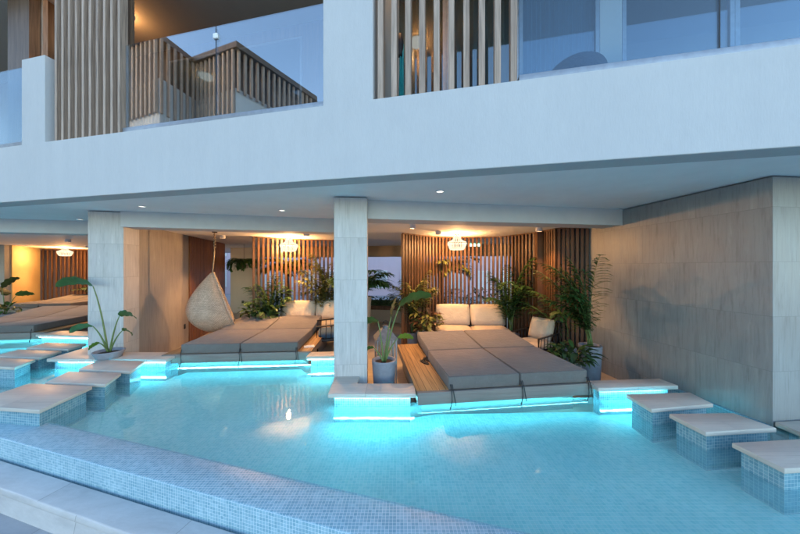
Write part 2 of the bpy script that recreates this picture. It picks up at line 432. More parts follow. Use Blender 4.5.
    def blade(self, base, head, pitch, length, width, droop, fold=.35, n=9, twist=0, shape='paddle'):
        """a leaf with a folded midrib; head = compass angle, pitch = start elevation, droop = bend over its length"""
        p = Vector(base); b = len(self.v); rows = 0
        for i in range(n + 1):
            t = i / n; pt_ = pitch - droop * t
            d = Vector((math.cos(head) * math.cos(pt_), math.sin(head) * math.cos(pt_), math.sin(pt_)))
            side = Vector((-math.sin(head), math.cos(head), 0))
            nrm = d.cross(side) * -1
            if twist:
                side = (Matrix.Rotation(twist, 3, d) @ side); nrm = (Matrix.Rotation(twist, 3, d) @ nrm)
            if shape == 'paddle': w = width * .5 * (math.sin(PI * min(1, t * .93 + .07)) ** .65)
            else: w = width * .5 * (math.sin(PI * (t * .96 + .04)) ** .8)
            if i == n: w = .001
            up = nrm if nrm.z > 0 else -nrm
            ruf = .06 * width * math.sin(i * 2.1 + head * 5)
            self.v += [p + side * w + up * (w * fold + ruf), p.copy(), p - side * w + up * (w * fold - ruf)]
            p = p + d * (length / n); rows += 1
        for i in range(n):
            a = b + 3 * i
            v0, v1 = i / n, (i + 1) / n
            self.face((a, a + 1, a + 4, a + 3), [(0, v0), (.5, v0), (.5, v1), (0, v1)], True)
            self.face((a + 1, a + 2, a + 5, a + 4), [(.5, v0), (1, v0), (1, v1), (.5, v1)], True)
    def build(self, name, mat, parent=None, bevel=0, seg=2, loc=None, rot=0, solid=0, subd=0):
        me = bpy.data.meshes.new(name)
        me.from_pydata([tuple(v) for v in self.v], [], self.f)
        uvl = me.uv_layers.new(name='UVMap')
        for poly, uv, sm in zip(me.polygons, self.uv, self.sm):
            poly.use_smooth = sm
            if uv:
                for k, li in enumerate(poly.loop_indices): uvl.data[li].uv = uv[k]
            else:
                n = poly.normal
                if abs(n.z) > .7:
                    for li in poly.loop_indices:
                        c = me.vertices[me.loops[li].vertex_index].co; uvl.data[li].uv = (c.x, c.y)
                else:
                    t = Vector((-n.y, n.x, 0)).normalized()
                    for li in poly.loop_indices:
                        c = me.vertices[me.loops[li].vertex_index].co; uvl.data[li].uv = (c.dot(t), c.z)
        if bevel:
            bm = bmesh.new(); bm.from_mesh(me)
            ed = [e for e in bm.edges if len(e.link_faces) == 2 and e.calc_face_angle(0) > .6]
            bmesh.ops.bevel(bm, geom=ed, offset=bevel, segments=seg, profile=.5, affect='EDGES', clamp_overlap=True)
            if seg > 1:
                for f in bm.faces: f.smooth = True
            bm.to_mesh(me); bm.free()
            if seg > 1: me.set_sharp_from_angle(angle=R(50))
        me.materials.append(M[mat] if isinstance(mat, str) else mat)
        o = bpy.data.objects.new(name, me); COL.objects.link(o)
        if parent: o.parent = parent
        if loc is not None: o.location = loc
        if rot: o.rotation_euler.z = rot
        if solid:
            s = o.modifiers.new('shell', 'SOLIDIFY'); s.thickness = solid
        if subd:
            s = o.modifiers.new('soft', 'SUBSURF'); s.levels = subd; s.render_levels = subd
        return o

def thing(name, label, cat, loc=(0, 0, 0), rz=0, group=None):
    o = bpy.data.objects.new(name, None); COL.objects.link(o)
    o.empty_display_size = .2
    o.location = loc; o.rotation_euler.z = rz; o['label'] = label; o['category'] = cat
    if group: o['group'] = group
    return o
def tag(o, label, cat, group=None):
    o['label'] = label; o['category'] = cat
    if group: o['group'] = group
    return o
def struct(o): o['kind'] = 'structure'; return o
def lamp(name, kind, loc, energy, color, parent=None, **kw):
    d = bpy.data.lights.new(name, kind); d.energy = energy; d.color = color
    for k, v in kw.items(): setattr(d, k, v)
    o = bpy.data.objects.new(name, d); COL.objects.link(o); o.location = loc
    if parent: o.parent = parent
    return o
def copy_tree(o, parent=None):
    c = o.copy(); COL.objects.link(c)
    if parent: c.parent = parent
    for ch in list(o.children): copy_tree(ch, c)
    return c

WATER, FLOOR, POOLZ, CEIL, LCEIL = -.20, -.45, -.40, 2.60, 2.45
WARM = (1.0, .50, .19)

# ------------------------------------------------------------------ setting: pool, floors, ground
def nearY(X, off=0):     # inner edge line of the pool wall
    return 3.52 - (X + 5.03) * .2735 - off
b = MB()
ws = [(-15, nearY(-15) - .03), (9, nearY(9) - .03), (9, 3.12), (4.3, 3.25), (4.1, 3.8), (3.7, 3.93), (2.6, 3.86), (.5, 3.80), (.2, 3.72), (-.66, 3.72), (-.72, 4.2),
      (-.72, 5.15), (-1.68, 5.17), (-2.0, 5.55), (-4.0, 5.4), (-4.08, 5.14), (-5.6, 5.14), (-5.95, 5.85), (-6.2, 5.9), (-6.5, 6.7), (-8.6, 6.9), (-8.8, 7.1), (-11.2, 6.75), (-15, 7.6)]
b.add([(x, y, WATER) for x, y in ws], [tuple(range(len(ws)))])
struct(b.build('pool_water', 'water'))
b = MB(); b.prism(ws, POOLZ - .1, POOLZ)
struct(b.build('pool_floor', 'pool_mosaic'))
b = MB()
x0, x1 = -26, 9
b.prism([(x0, nearY(x0, .345)), (x1, nearY(x1, .345)), (x1, nearY(x1)), (x0, nearY(x0))], -1.2, WATER - .004)
# slim rounded nosing of the wall
o = b.build('infinity_edge', 'edge_mosaic', None, .012, 2)
tag(o, 'long low pool wall clad in small pale blue mosaic tiles, running across the foreground', 'pool wall')
b = MB(); b.prism([(x0, nearY(x0, .60)), (x1, nearY(x1, .60)), (x1, nearY(x1, .372)), (x0, nearY(x0, .372))], -.47, -.405)
st = thing('stone_step', 'pale veined limestone step below the mosaic pool wall', 'step', (0, 0, 0))
b.build('tread', 'step', st, .012, 2)
b = MB(); b.prism([(x0, nearY(x0, .592)), (x1, nearY(x1, .592)), (x1, nearY(x1, .38)), (x0, nearY(x0, .38))], -.70, -.47)
b.build('riser', 'step', st)
b = MB(); b.prism([(x0, nearY(x0, .373)), (x1, nearY(x1, .373)), (x1, nearY(x1, .344)), (x0, nearY(x0, .344))], -.70, -.52)
b.build('overflow_channel', 'block_mosaic', st)
b = MB(); b.prism([(-60, nearY(-60, .4)), (60, nearY(60, .4)), (60, -70), (-60, -70)], -.74, -.64)
struct(b.build('terrace_paving', 'paving'))
# lounge floor and the ground behind the building
b = MB(); b.prism([(-26, 10.9), (-8.7, 7.0), (-6.4, 6.7), (-6.3, 5.6), (-4.1, 5.15), (-1.0, 5.3), (-.75, 3.8), (2.6, 3.95), (7, 4.2), (9, 11), (-26, 18)], FLOOR - .3, FLOOR)
struct(b.build('lounge_floor', 'lounge'))
b = MB(); b.prism([(-80, 12), (80, 9.5), (90, 120), (-90, 120)], FLOOR - .2, FLOOR - .02)
struct(b.build('back_ground', 'paving'))

# ------------------------------------------------------------------ pool kerbs with LED strips
def kerb(label, poly, led_edges, group=None, lip=.07, z=0):
    cx = sum(p[0] for p in poly) / len(poly); cy = sum(p[1] for p in poly) / len(poly)
    t = thing('pool_kerb', label, 'pool kerb', (cx, cy, z))
    rel = [(x - cx, y - cy) for x, y in poly]
    b = MB(); b.prism(rel, -.055, 0); b.build('coping', 'coping', t, .008, 2)
    # body set back under the coping
    n = len(rel); a = sum(rel[i][0] * rel[(i + 1) % n][1] - rel[(i + 1) % n][0] * rel[i][1] for i in range(n))
    if a < 0: rel = rel[::-1]
    ins = []
    for i in range(n):
        p0, p1, p2 = Vector(rel[i - 1]), Vector(rel[i]), Vector(rel[(i + 1) % n])
        d1, d2 = (p1 - p0).normalized(), (p2 - p1).normalized()
        n1, n2 = Vector((-d1.y, d1.x)), Vector((-d2.y, d2.x))
        m = (n1 + n2); m = m / max(.3, m.length_squared) * 2
        ins.append(tuple(p1 + m * lip))
    b = MB(); b.prism(ins, -1.2, -.055); b.build('kerb_body', 'block_mosaic', t)
    b = MB()
    for (ax, ay), (bx_, by_) in led_edges:
        A, B = Vector((ax - cx, ay - cy)), Vector((bx_ - cx, by_ - cy))
        d = (B - A).normalized(); nn = Vector((-d.y, d.x))
        A2, B2 = A + nn * (lip - .026), B + nn * (lip - .026)
        q = [A2, B2, B2 + nn * .02, A2 + nn * .02]
        b.prism([tuple(v) for v in q], -.070, -.0555)
    if b.v: b.build('led_strip', 'led', t)
    return t
kerb('L shaped pale stone kerb with cyan light under it, at the foot of the middle pillar',
     [(-.91, 3.53), (.20, 3.53), (.20, 3.85), (-.59, 3.85), (-.59, 4.10), (-.95, 4.10)],
     [((-.85, 3.53), (.18, 3.53))])
kerb('narrow stone kerb behind the middle pillar, right of the left double daybed',
     [(-1.68, 5.00), (-.98, 5.06), (-.96, 4.62), (-.66, 4.62), (-.72, 5.34), (-1.68, 5.28)],
     [((-1.66, 5.00), (-1.03, 5.06))])
kerb('small stone landing with cyan light under it, against the right travertine wall',
     [(2.62, 3.70), (3.76, 3.78), (3.72, 4.02), (2.60, 3.94)],
     [((2.70, 3.71), (3.62, 3.77))])
kerb('long stone kerb with cyan light under it, below the potted plant at the left pillar',
     [(-6.15, 4.87), (-4.05, 4.85), (-4.05, 5.27), (-5.70, 5.27), (-5.78, 5.95), (-6.30, 5.95)],
     [((-6.0, 4.87), (-4.1, 4.85))])
kerb('distant stone kerb with cyan light under it, right of the far left daybed',
     [(-8.62, 6.62), (-6.45, 6.42), (-6.45, 6.85), (-8.62, 7.05)],
     [((-8.6, 6.62), (-6.6, 6.43))])
kerb('pale stone ledge along the foot of the right travertine wall end',
     [(4.19, 2.30), (6.6, 2.55), (6.6, 3.36), (4.19, 3.13)], [], z=-.13)
# thin tiled ledge at the foot of the right wall
# ------------------------------------------------------------------ stepping stones
def stone(label, nl, nr, br, bl, z=0.0):
    cx = (nl[0] + nr[0] + br[0] + bl[0]) / 4; cy = (nl[1] + nr[1] + br[1] + bl[1]) / 4
    t = thing('stepping_stone', label, 'stepping stone', (cx, cy, z), 0, 'stepping stones across the pool')
    q = [(p[0] - cx, p[1] - cy) for p in (nl, nr, br, bl)]
    b = MB(); b.prism(q, -.045, 0); b.build('slab', 'slab', t, .006, 2)
    c = [(x - .045 * (1 if x > 0 else -1), y - .035 * (1 if y > 0 else -1)) for x, y in q]
    b = MB(); b.prism(c, POOLZ - z, -.045); b.build('pedestal', 'block_mosaic', t)
    return t
S = 1.0
stone('stepping stone nearest the right landing, at the foot of the travertine wall', (2.83, 3.15), (3.66, 3.27), (3.70, 3.575), (2.84, 3.52))
stone('middle one of three stepping stones along the right travertine wall', (2.96, 2.71), (3.74, 2.78), (3.65, 3.07), (2.93, 3.05))
stone('large stepping stone cut off by the right edge of the photo', (3.05, 2.22), (4.02, 2.30), (3.92, 2.62), (3.02, 2.55))
stone('largest stepping stone at the left, next to the mosaic pool wall', (-5.06, 3.25), (-4.03, 3.13), (-4.13, 3.76), (-5.10, 3.85))
stone('middle of three stepping stones in front of the left pillar', (-4.92, 3.88), (-4.02, 3.82), (-4.21, 4.23), (-5.08, 4.29))
stone('lit stepping stone next to the kerb with the potted plant', (-5.03, 4.38), (-4.13, 4.29), (-4.33, 4.76), (-5.20, 4.84))
stone('left stepping stone at the photo edge, level with the plant kerb', (-7.05, 4.58), (-6.14, 4.46), (-6.30, 4.84), (-7.2, 4.95))
stone('stepping stone beside the plant kerb, nearer of two leading behind the left pillar', (-7.32, 5.04), (-6.36, 4.93), (-6.44, 5.33), (-7.4, 5.43))
stone('farthest stepping stone, partly behind the left pillar beside the far daybed', (-7.40, 5.55), (-6.46, 5.45), (-6.54, 5.84), (-7.5, 5.93))

# ------------------------------------------------------------------ pillars and walls
t = thing('pillar', 'pale travertine pillar in the middle, standing on the L shaped kerb', 'pillar', (-.74, 4.29, FLOOR), R(5))
b = MB(); b.box((-.24, -.19, -.5), (.24, .25, CEIL - FLOOR + .02)); b.build('shaft', 'trav_col', t, .004, 1)
t = thing('pillar', 'grey travertine pillar at left behind the potted strelitzia', 'pillar', (-5.155, 5.22, FLOOR), R(13.5))
b = MB(); b.box((-.54, 0, -.7), (0, .44, CEIL - FLOOR + .02)); b.build('shaft', 'trav_col', t, .004, 1)
t = thing('travertine_wall', 'warm lit travertine wall running back from the left pillar', 'wall', (-5.155, 5.22, FLOOR), R(13.5))
b = MB(); b.box((-.30, .442, -.7), (-.012, 2.45, 2.9)); b.build('stone_cladding', 'trav_warm', t)
b = MB(); b.box((-.012, 2.2, .42), (.0, 2.28, .54)); b.build('socket', 'dark', t, .003, 2)
t = thing('travertine_wall', 'large grey veined travertine wall on the right', 'wall', (4.19, 3.146, WATER), R(6.5))
b = MB(); b.box((0, 0, -1), (2.4, 5.6, CEIL - WATER + .02)); b.build('stone_cladding', 'trav', t, .003, 1)
b = MB(); b.box((-.05, .02, -.9), (-.002, 1.3, .012)); b.build('tiled_ledge', 'block_mosaic', t)
# dark wood cladding continuing wall 1
t = thing('wood_wall', 'wall clad in dark brown vertical wood boards behind the egg chair', 'wall', (-5.155, 5.22, FLOOR), R(13.5))
b = MB(); b.box((-.30, 2.452, 0), (-.02, 5.05, 2.9)); b.build('backing', 'slat_dark', t)
b = MB(); y = 2.46
while y < 5.0:
    b.box((-.02, y, 0), (.025, y + .062, 2.88)); y += .088
b.build('boards', 'slat_red', t)

# ------------------------------------------------------------------ the hotel: fascia, soffit, beams, upper storey
FA = R(-12); F0 = Vector((0, 3.02, 0))
def flx(px, ly=0.0):
    u = (px - CX) / F; c, s = math.cos(12 * PI / 180), math.sin(12 * PI / 180)
    return (u * (3.02 + ly * c) - ly * s) / (c + u * s)
def fY(lx, ly=0.0): return 3.02 - lx * math.sin(R(12)) + ly * math.cos(R(12))
def fz(px, py, ly=0.0): return CAMZ + (CY - py) / F * fY(flx(px, ly), ly)
H = thing('hotel_building', 'white hotel building with balconies over the pool terrace', 'building', F0, FA)
PT = 3.45; TOP = 7.4
pa, pb = flx(21.6), flx(44.4); pc, pd = flx(323), flx(372.5)
b = MB()
b.vprism([(-13, 2.60), (9, 2.60), (9, PT), (pd, PT), (pd, TOP), (pc, TOP), (pc, PT), (pb, PT), (pb, 4.74), (pa, 4.74), (pa, PT), (-13, PT)], 0, .24)
b.build('facade', 'plaster', H, .006, 1)
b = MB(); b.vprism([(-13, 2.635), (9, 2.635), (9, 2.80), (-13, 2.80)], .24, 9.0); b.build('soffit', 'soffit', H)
b = MB(); b.box((-13, .25, 3.1), (9, 4.5, 3.3)); b.build('balcony_floor', 'step', H)
b = MB(); b.box((-13, -.05, 6.15), (9, 4.5, 6.4)); b.build('upper_soffit', 'warm_wall', H)
b = MB(); b.box((pc + .02, .242, 3.3), (pd - .02, 1.5, 6.15)); b.build('party_wall', 'plaster', H)
b = MB(); b.box((-13, 1.78, 3.3), (flx(330, 1.6), 1.9, 6.15)); b.build('balcony_wall', 'batten_back', H)
wl = flx(600, 1.5)
b = MB(); b.box((wl, 1.5, 3.3), (flx(622, 1.5), 1.62, 6.15)); b.build('balcony_wall', 'plaster', H)
b = MB(); b.box((flx(372, 1.9), 3.6, 3.3), (9, 3.7, 6.15)); b.build('room_wall', 'warm_wall', H)
# sliding windows of the right balcony
def window(x0, x1, label=None):
    fr = MB(); z0, z1 = 3.3, 6.1
    for lo, hi in (((x0, 1.5, z0), (x0 + .05, 1.56, z1)), ((x1 - .05, 1.5, z0), (x1, 1.56, z1)), ((x0 + .05, 1.5, z1 - .05), (x1 - .05, 1.56, z1)), ((x0 + .05, 1.5, z0), (x1 - .05, 1.56, z0 + .05))):
        fr.box(lo, hi)
    w = fr.build('window', 'grey_metal', H)
    p = MB(); p.box((x0 + .05, 1.52, z0 + .05), (x1 - .05, 1.535, z1 - .05)); p.build('pane', 'window', w)
    return w
window(flx(374, 1.5), flx(446, 1.5)); window(flx(446, 1.5) + .004, flx(519, 1.5)); window(flx(519, 1.5) + .004, wl - .004)
window(flx(622, 1.5) + .004, flx(735, 1.5)); window(flx(735, 1.5) + .004, flx(870, 1.5))
b = MB(); xa, xb = flx(519, 1.66), flx(598, 1.66); n = 120
for i in range(n + 1):
    x = xa + (xb - xa) * i / n; yy = 1.68 + .035 * math.sin(i * .9) + .012 * math.sin(i * 2.3)
    b.v += [Vector((x, yy, 3.32)), Vector((x, yy, 6.1))]
for i in range(n): b.face((2 * i, 2 * i + 2, 2 * i + 3, 2 * i + 1), None, True)
b.build('curtain', 'curtain', H)
b = MB(); xa, xb = flx(384, 1.66), flx(516, 1.66); n = 110
for i in range(n + 1):
    x = xa + (xb - xa) * i / n; yy = 1.70 + .04 * math.sin(i * .8) + .014 * math.sin(i * 2.1)
    b.v += [Vector((x, yy, 3.32)), Vector((x, yy, 6.1))]
for i in range(n): b.face((2 * i, 2 * i + 2, 2 * i + 3, 2 * i + 1), None, True)
b.build('curtain', 'curtain_taupe', H)
# left end recess and inner return panel of left balcony
b = MB(); b.box((flx(30, .5) - .02, .26, 3.3), (flx(50, .5), 1.78, 6.15)); b.build('party_wall', 'batten_back', H)
b = MB(); x = flx(137, 1.7)
while x < flx(162, 1.7): b.box((x, 1.72, 3.3), (x + .05, 1.779, 6.1)); x += .085
b.build('wall_battens', 'batten_back', H)
b = MB(); b.box((flx(166, 1.7), 1.76, 3.3), (flx(300, 1.7), 1.779, 5.9)); b.build('window', 'grey_metal', H)
b = MB(); b.box((flx(168, 1.7), 1.745, 3.35), (flx(298, 1.7), 1.7595, 5.85)); b.build('window_pane', 'window', H)
# beams under the soffit and the lower lounge ceilings
def seg_box(name, a, c, w, z0, z1, mat, parent=None):
    a, c = Vector(a), Vector(c); d = c - a; n = Vector((-d.y, d.x)).normalized() * w
    b = MB(); b.prism([tuple(a), tuple(c), tuple(c + n), tuple(a + n)], z0, z1)
    return b.build(name, mat, parent)
# the building's own parts in world coordinates: parent with the inverse transform
HI = H.matrix_basis.copy()
HI = (Matrix.Translation(F0) @ Matrix.Rotation(FA, 4, 'Z')).inverted()
def to_h(o): o.parent = H; o.matrix_parent_inverse = HI; return o
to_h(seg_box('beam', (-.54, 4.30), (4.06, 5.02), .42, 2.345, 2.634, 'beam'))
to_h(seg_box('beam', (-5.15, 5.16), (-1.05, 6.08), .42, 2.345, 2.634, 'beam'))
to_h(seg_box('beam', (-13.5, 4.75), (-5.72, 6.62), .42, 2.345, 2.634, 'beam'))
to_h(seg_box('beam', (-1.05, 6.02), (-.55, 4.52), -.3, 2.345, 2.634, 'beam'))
for poly in ([(-.92, 4.72), (4.2, 5.45), (4.6, 9.5), (3, 13), (-2.2, 13.6), (-1.05, 6.3)],
             [(-5.3, 5.58), (-1.06, 6.5), (-2.21, 13.6), (-7.6, 14.6)],
             [(-13.6, 5.2), (-5.75, 7.05), (-7.61, 14.6), (-10, 17), (-26, 20), (-22, 9)]):
    b = MB(); b.prism(poly, LCEIL, 2.634 - .002); to_h(b.build('lounge_ceiling', 'soffit'))
to_h(seg_box('rear_beam', (-7.5, 12.6), (4.4, 10.4), .35, 2.02, 2.449, 'warm_wall'))

# glass balustrades
def balustrade(label, x0, x1, joints, zt, clip=False, gl='tinted'):
    t = thing('glass_balustrade', label, 'balustrade', F0, FA)
    b = MB(); b.box((x0, .05, PT), (x1, .15, PT + .085)); b.build('base_channel', 'grey_metal', t, .004, 2)
    xs = [x0] + joints + [x1]
    for i in range(len(xs) - 1):
        b = MB(); b.box((xs[i] + .006, .09, PT + .085), (xs[i + 1] - .006, .106, zt)); b.build('glass_pane', gl, t)
    for j in joints + ([x1] if clip else []):
        b = MB(); b.box((j - .0055, .088, PT + .086), (j + .0055, .108, zt - .03)); b.build('joint_seal', 'dark', t)
    if clip:
        for j in joints:
            b = MB(); b.box((j - .035, .07, zt - .17), (j + .035, .125, zt - .10)); b.build('clip', 'white_metal', t, .01, 2)
    return t
zt = fz(123, 39)
balustrade('reflective glass balustrade of the left balcony beside the wooden battens', flx(118), pc - .01, [flx(210)], zt, True, 'glass')
balustrade('tinted glass balustrade of the right balcony with a grey base channel', flx(520), 9, [flx(729), flx(729) + 1.9, flx(729) + 3.8], zt)
balustrade('dark glass balustrade at the far left edge beside the short white pier', -13, pa - .01, [], zt)
# batten screens on the parapet
def battens(label, px0, px1, n, wpx, back, d=.10):
    t = thing('batten_screen', label, 'batten screen', F0, FA)
    b = MB()
    x0, x1 = flx(px0), flx(px1)
    for i in range(n):
        x = x0 + (x1 - x0) * i / (n - 1); w = wpx
        b.box((x - w / 2, .03, PT + .001), (x + w / 2, .03 + d, 6.149))
    b.build('battens', 'batten', t, .004, 1)
    if back:
        b = MB(); b.box((x0 - .05, .16, PT - .1), (x1 + .05, .19, 6.149)); b.build('back_panel', 'batten_back', t)
    return t
battens('tall wooden batten screen at left between the white pier and left balcony', 52.5, 116, 10, .042, True)
battens('widely spaced wooden battens in front of the right balcony room', 379.5, 514.5, 10, .062, False)
t = thing('batten_screen', 'two thin wooden battens lit by a small uplight behind the short white pier', 'batten screen', F0, FA)
b = MB()
for px in (36, 41.5): b.box((flx(px, .4) - .03, .40, 3.3), (flx(px, .4) + .03, .46, 6.149))
b.build('battens', 'batten', t)
b = MB(); b.box((flx(38.8, .38) - .02, .37, 4.72), (flx(38.8, .38) + .02, .395, 4.78)); b.build('uplight', 'uplight', t)
lamp('uplight_lamp', 'POINT', (flx(38.8, .36), .34, 4.86), 1.5, WARM, t, shadow_soft_size=.02)

# warm ceiling light over the left balcony
t = thing('ceiling_light', 'warm round ceiling light inside the left balcony', 'ceiling light', F0, FA)
b = MB(); b.lathe([(0, 0), (.13, 0), (.15, .03), (.15, .05)], (flx(128, 1.0), .9, 6.10)); b.build('diffuser', 'spot_dim', t)
lamp('balcony_lamp', 'POINT', (flx(128, 1.0), .9, 5.98), 2.6, WARM, t, shadow_soft_size=0)
t = thing('ceiling_light', 'warm round ceiling light behind the right battens', 'ceiling light', F0, FA)
b = MB(); b.lathe([(0, 0), (.13, 0), (.15, .03), (.15, .05)], (pd + .10, .40, 6.10)); b.build('diffuser', 'spot_dim', t)
lamp('balcony_lamp', 'POINT', (pd + .10, .40, 5.95), 5, WARM, t, shadow_soft_size=0)

# chairs and small things on the balconies
def tub_chair(label, lx, ly, z, w, rz):
    p = F0 + Matrix.Rotation(FA, 3, 'Z') @ Vector((lx, ly, 0))
    t = thing('lounge_chair', label, 'chair', (p.x, p.y, z), FA + rz)
    b = MB(); n = 18
    pr = []
    for i in range(n + 1):
        a = R(-20) + R(220) * i / n
        h = .78 + .30 * math.sin(PI * i / n) ** .7
        c, s = math.cos(a), -math.sin(a)
        for r, z_ in ((w / 2, .40), (w / 2 + .06, .62), (w / 2 + .03, h), (w / 2 - .03, h), (w / 2 - .04, .62), (w / 2 - .07, .42)):
            b.v.append(Vector((c * r, s * r * .85, z_)))
    for i in range(n):
        for k in range(6):
            b.face((i * 6 + k, i * 6 + (k + 1) % 6, (i + 1) * 6 + (k + 1) % 6, (i + 1) * 6 + k), None, True)
    b.build('backrest', 'navy', t)
    b = MB(); b.lathe([(0, .36), (w / 2 - .05, .36), (w / 2, .40), (w / 2 - .02, .46), (0, .48)], seg=24); b.build('seat', 'navy', t)
    for sx in (-1, 1):
        for sy in (-1, 1):
            b = MB(); b.tube([(sx * w * .33, sy * w * .3, .37), (sx * w * .42, sy * w * .38, 0)], [.018, .012]); b.build('leg', 'dark', t)
    return t
tub_chair('dark blue rounded chair back behind the right glass balustrade', flx(574, .75), .75, 3.3 - .42, .62, 0)
tub_chair('dark rounded chair behind the left balcony glass near the joint', flx(232, .9), .9, 3.3 - .42, .5, 0)
p = F0 + Matrix.Rotation(FA, 3, 'Z') @ Vector((flx(401.5, .6), .6, 0))
t = thing('hanging_towel', 'teal and black towel hanging behind the right balcony battens', 'towel', (p.x, p.y, 3.5), FA)
b = MB()
for i in range(9):
    for z_ in (0.0, .25, .5, .75, 1.0):
        b.v.append(Vector((-.03 + .06 * i / 8, .02 * math.sin(i * 1.7 + z_), z_)))
for i in range(8):
    for k in range(4): b.face((i * 5 + k, i * 5 + 5 + k, i * 5 + 6 + k, i * 5 + 1 + k), None, True)
b.build('cloth', 'teal', t, solid=.012)
b = MB(); b.cushion((-.025, 0, .98), (.10, .08, .30), rot=None); b.build('dark_wrap', 'dark', t)
p = F0 + Matrix.Rotation(FA, 3, 'Z') @ Vector((flx(507.5, .4), .4, 0))
t = thing('flower_pot', 'small dark pot with reddish flowers behind the rightmost battens', 'flower pot', (p.x, p.y, 3.46), FA)
b = MB(); b.lathe([(0, 0), (.06, 0), (.085, .10), (.075, .105), (0, .09)]); b.build('pot', 'dark', t)
b = MB()
for k in range(14): b.blade((random.uniform(-.03, .03), 0, .10 + random.uniform(0, .06)), random.uniform(0, 6.3), 1.0, .06, .035, 1.2)
b.build('flowers', 'red', t)
b = MB(); b.box((-.12, -.10, -.16), (.12, .12, 0)); b.build('stand', 'dark', t)
p = F0 + Matrix.Rotation(FA, 3, 'Z') @ Vector((flx(475, .5), .5, 0))
t = thing('white_pillow', 'crumpled white pillow behind the right balcony battens', 'pillow', (p.x, p.y, 3.44), FA)
b = MB(); b.cushion((0, 0, .1), (.16, .30, .12), rot=Matrix.Rotation(R(75), 3, 'X')); b.build('pillow_cover', 'white_cloth', t)

# ------------------------------------------------------------------ ceiling downlights
def downlight(label, p, mat, energy=0, col=WARM, ang=110):
    t = thing('downlight', label, 'downlight', p, 0)
    h = .085 if energy else .014
    b = MB(); b.lathe([(.050, 0), (.050, -h), (.062, -h), (.066, -h + .004), (.066, .0)], seg=20); b.build('trim', 'white_metal', t)
    b = MB(); b.lathe([(0, -.006), (.0495, -.006)], seg=20); b.build('lens', mat, t)
    if energy:
        lamp('downlight_lamp', 'SPOT', (0, 0, -.02), energy, col, t, spot_size=R(ang), spot_blend=.7, shadow_soft_size=.012)
    return t
dz = 2.633
for px, py, lab in ((142, 206, 'recessed ceiling light left of centre, before the left beam'), (282, 210, 'recessed ceiling light before the beam, left of the middle pillar'),
                    (80, 219, 'recessed ceiling light just left of the left pillar'), (440, 191, 'recessed ceiling light nearest the facade edge, right of the middle pillar')):
    Y = (dz - CAMZ) * F / (CY - py)
    downlight(lab, ((px - CX) / F * Y, Y, dz), 'spot_dim')
LD = [((-4.75, 7.5), 'left lounge ceiling light near the egg chair'), ((-2.3, 6.9), 'left lounge ceiling light behind the beam near the middle pillar'),
      ((.25, 5.6), 'right lounge ceiling light near the middle pillar'), ((.9, 6.6), 'right lounge ceiling light near the curved slat screen'),
      ((3.0, 6.05), 'added ceiling light that brightens the short slat screen'),  # extra lamp, added only to lift the near-black angled slat panel
      ((-10.2, 8.6), 'far lounge ceiling light above the far left daybed'), ((-12.5, 11.2), 'far lounge ceiling light deep in the far left bay')]
for (x, y), lab in LD:
    downlight(lab, (x, y, LCEIL - .001), 'spot', (30 if x > 2 else 16) if x > .5 else 56, WARM, 125)

# ------------------------------------------------------------------ slat screens
def slat_screen(label, path, z0, z1, step=.115, w=.042, d=.06, mat='slat', thick_at=None):
    P = [Vector(p) for p in path]
    c = P[len(P) // 2]
    t = thing('slat_screen', label, 'slat screen', (c.x, c.y, z0))
    # resample
    segs = [(P[i + 1] - P[i]).length for i in range(len(P) - 1)]; tot = sum(segs)
    def pos(s):
        for i, l in enumerate(segs):
            if s <= l or i == len(segs) - 1:
                dd = (P[i + 1] - P[i]).normalized(); return P[i] + dd * s, dd
            s -= l
    b = MB(); s = 0
    while s < tot:
        q, dd = pos(s); n = Vector((-dd.y, dd.x)); q = q - Vector((c.x, c.y))
        a_ = [q - dd * w / 2 - n * d / 2, q + dd * w / 2 - n * d / 2, q + dd * w / 2 + n * d / 2, q - dd * w / 2 + n * d / 2]
        b.prism([tuple(v) for v in a_], .04, z1 - z0 - .03); s += step
    b.build('slats', mat, t)
    for nm, za, zb in (('bottom_rail', 0, .04), ('top_rail', z1 - z0 - .03, z1 - z0 - .001)):
        b = MB()
        for i in range(len(P) - 1):
            dd = (P[i + 1] - P[i]).normalized(); n = Vector((-dd.y, dd.x)) * .034
            A, B = P[i] - Vector((c.x, c.y)), P[i + 1] - Vector((c.x, c.y))
            b.prism([tuple(A - n), tuple(B - n), tuple(B + n), tuple(A + n)], za, zb)
        b.build(nm, mat, t)
    if thick_at is not None:
        b = MB(); q = Vector(thick_at) - Vector((c.x, c.y))
        b.box((q.x - .09, q.y - .06, .0), (q.x + .09, q.y + .06, z1 - z0 - .002)); b.build('corner_post', mat, t)
    return t
def arc(pts, n=26):
    # Catmull-Rom through 2-D points
    pts = [Vector(p) for p in pts]; out = []
    ext = [pts[0] * 2 - pts[1]] + pts + [pts[-1] * 2 - pts[-2]]
    m = len(pts) - 1
    for i in range(m):
        p0, p1, p2, p3 = ext[i:i + 4]
        for k in range(n // m):
            t = k / (n // m)
            out.append(.5 * ((2 * p1) + (p2 - p0) * t + (2 * p0 - 5 * p1 + 4 * p2 - p3) * t * t + (3 * p1 - p0 - 3 * p2 + p3) * t ** 3))
    out.append(pts[-1]); return out
slat_screen('curved reddish brown slat screen behind the right sofa', arc([(.07, 6.95), (.75, 7.6), (1.65, 7.98), (2.75, 7.75), (3.35, 6.70)]), FLOOR, LCEIL, .112, .054)
slat_screen('short slat screen joining the right travertine wall behind the tall palm', [(3.36, 6.66), (3.42, 6.12), (3.92, 5.72)], FLOOR, LCEIL, .085, .05, thick_at=(3.30, 6.6))
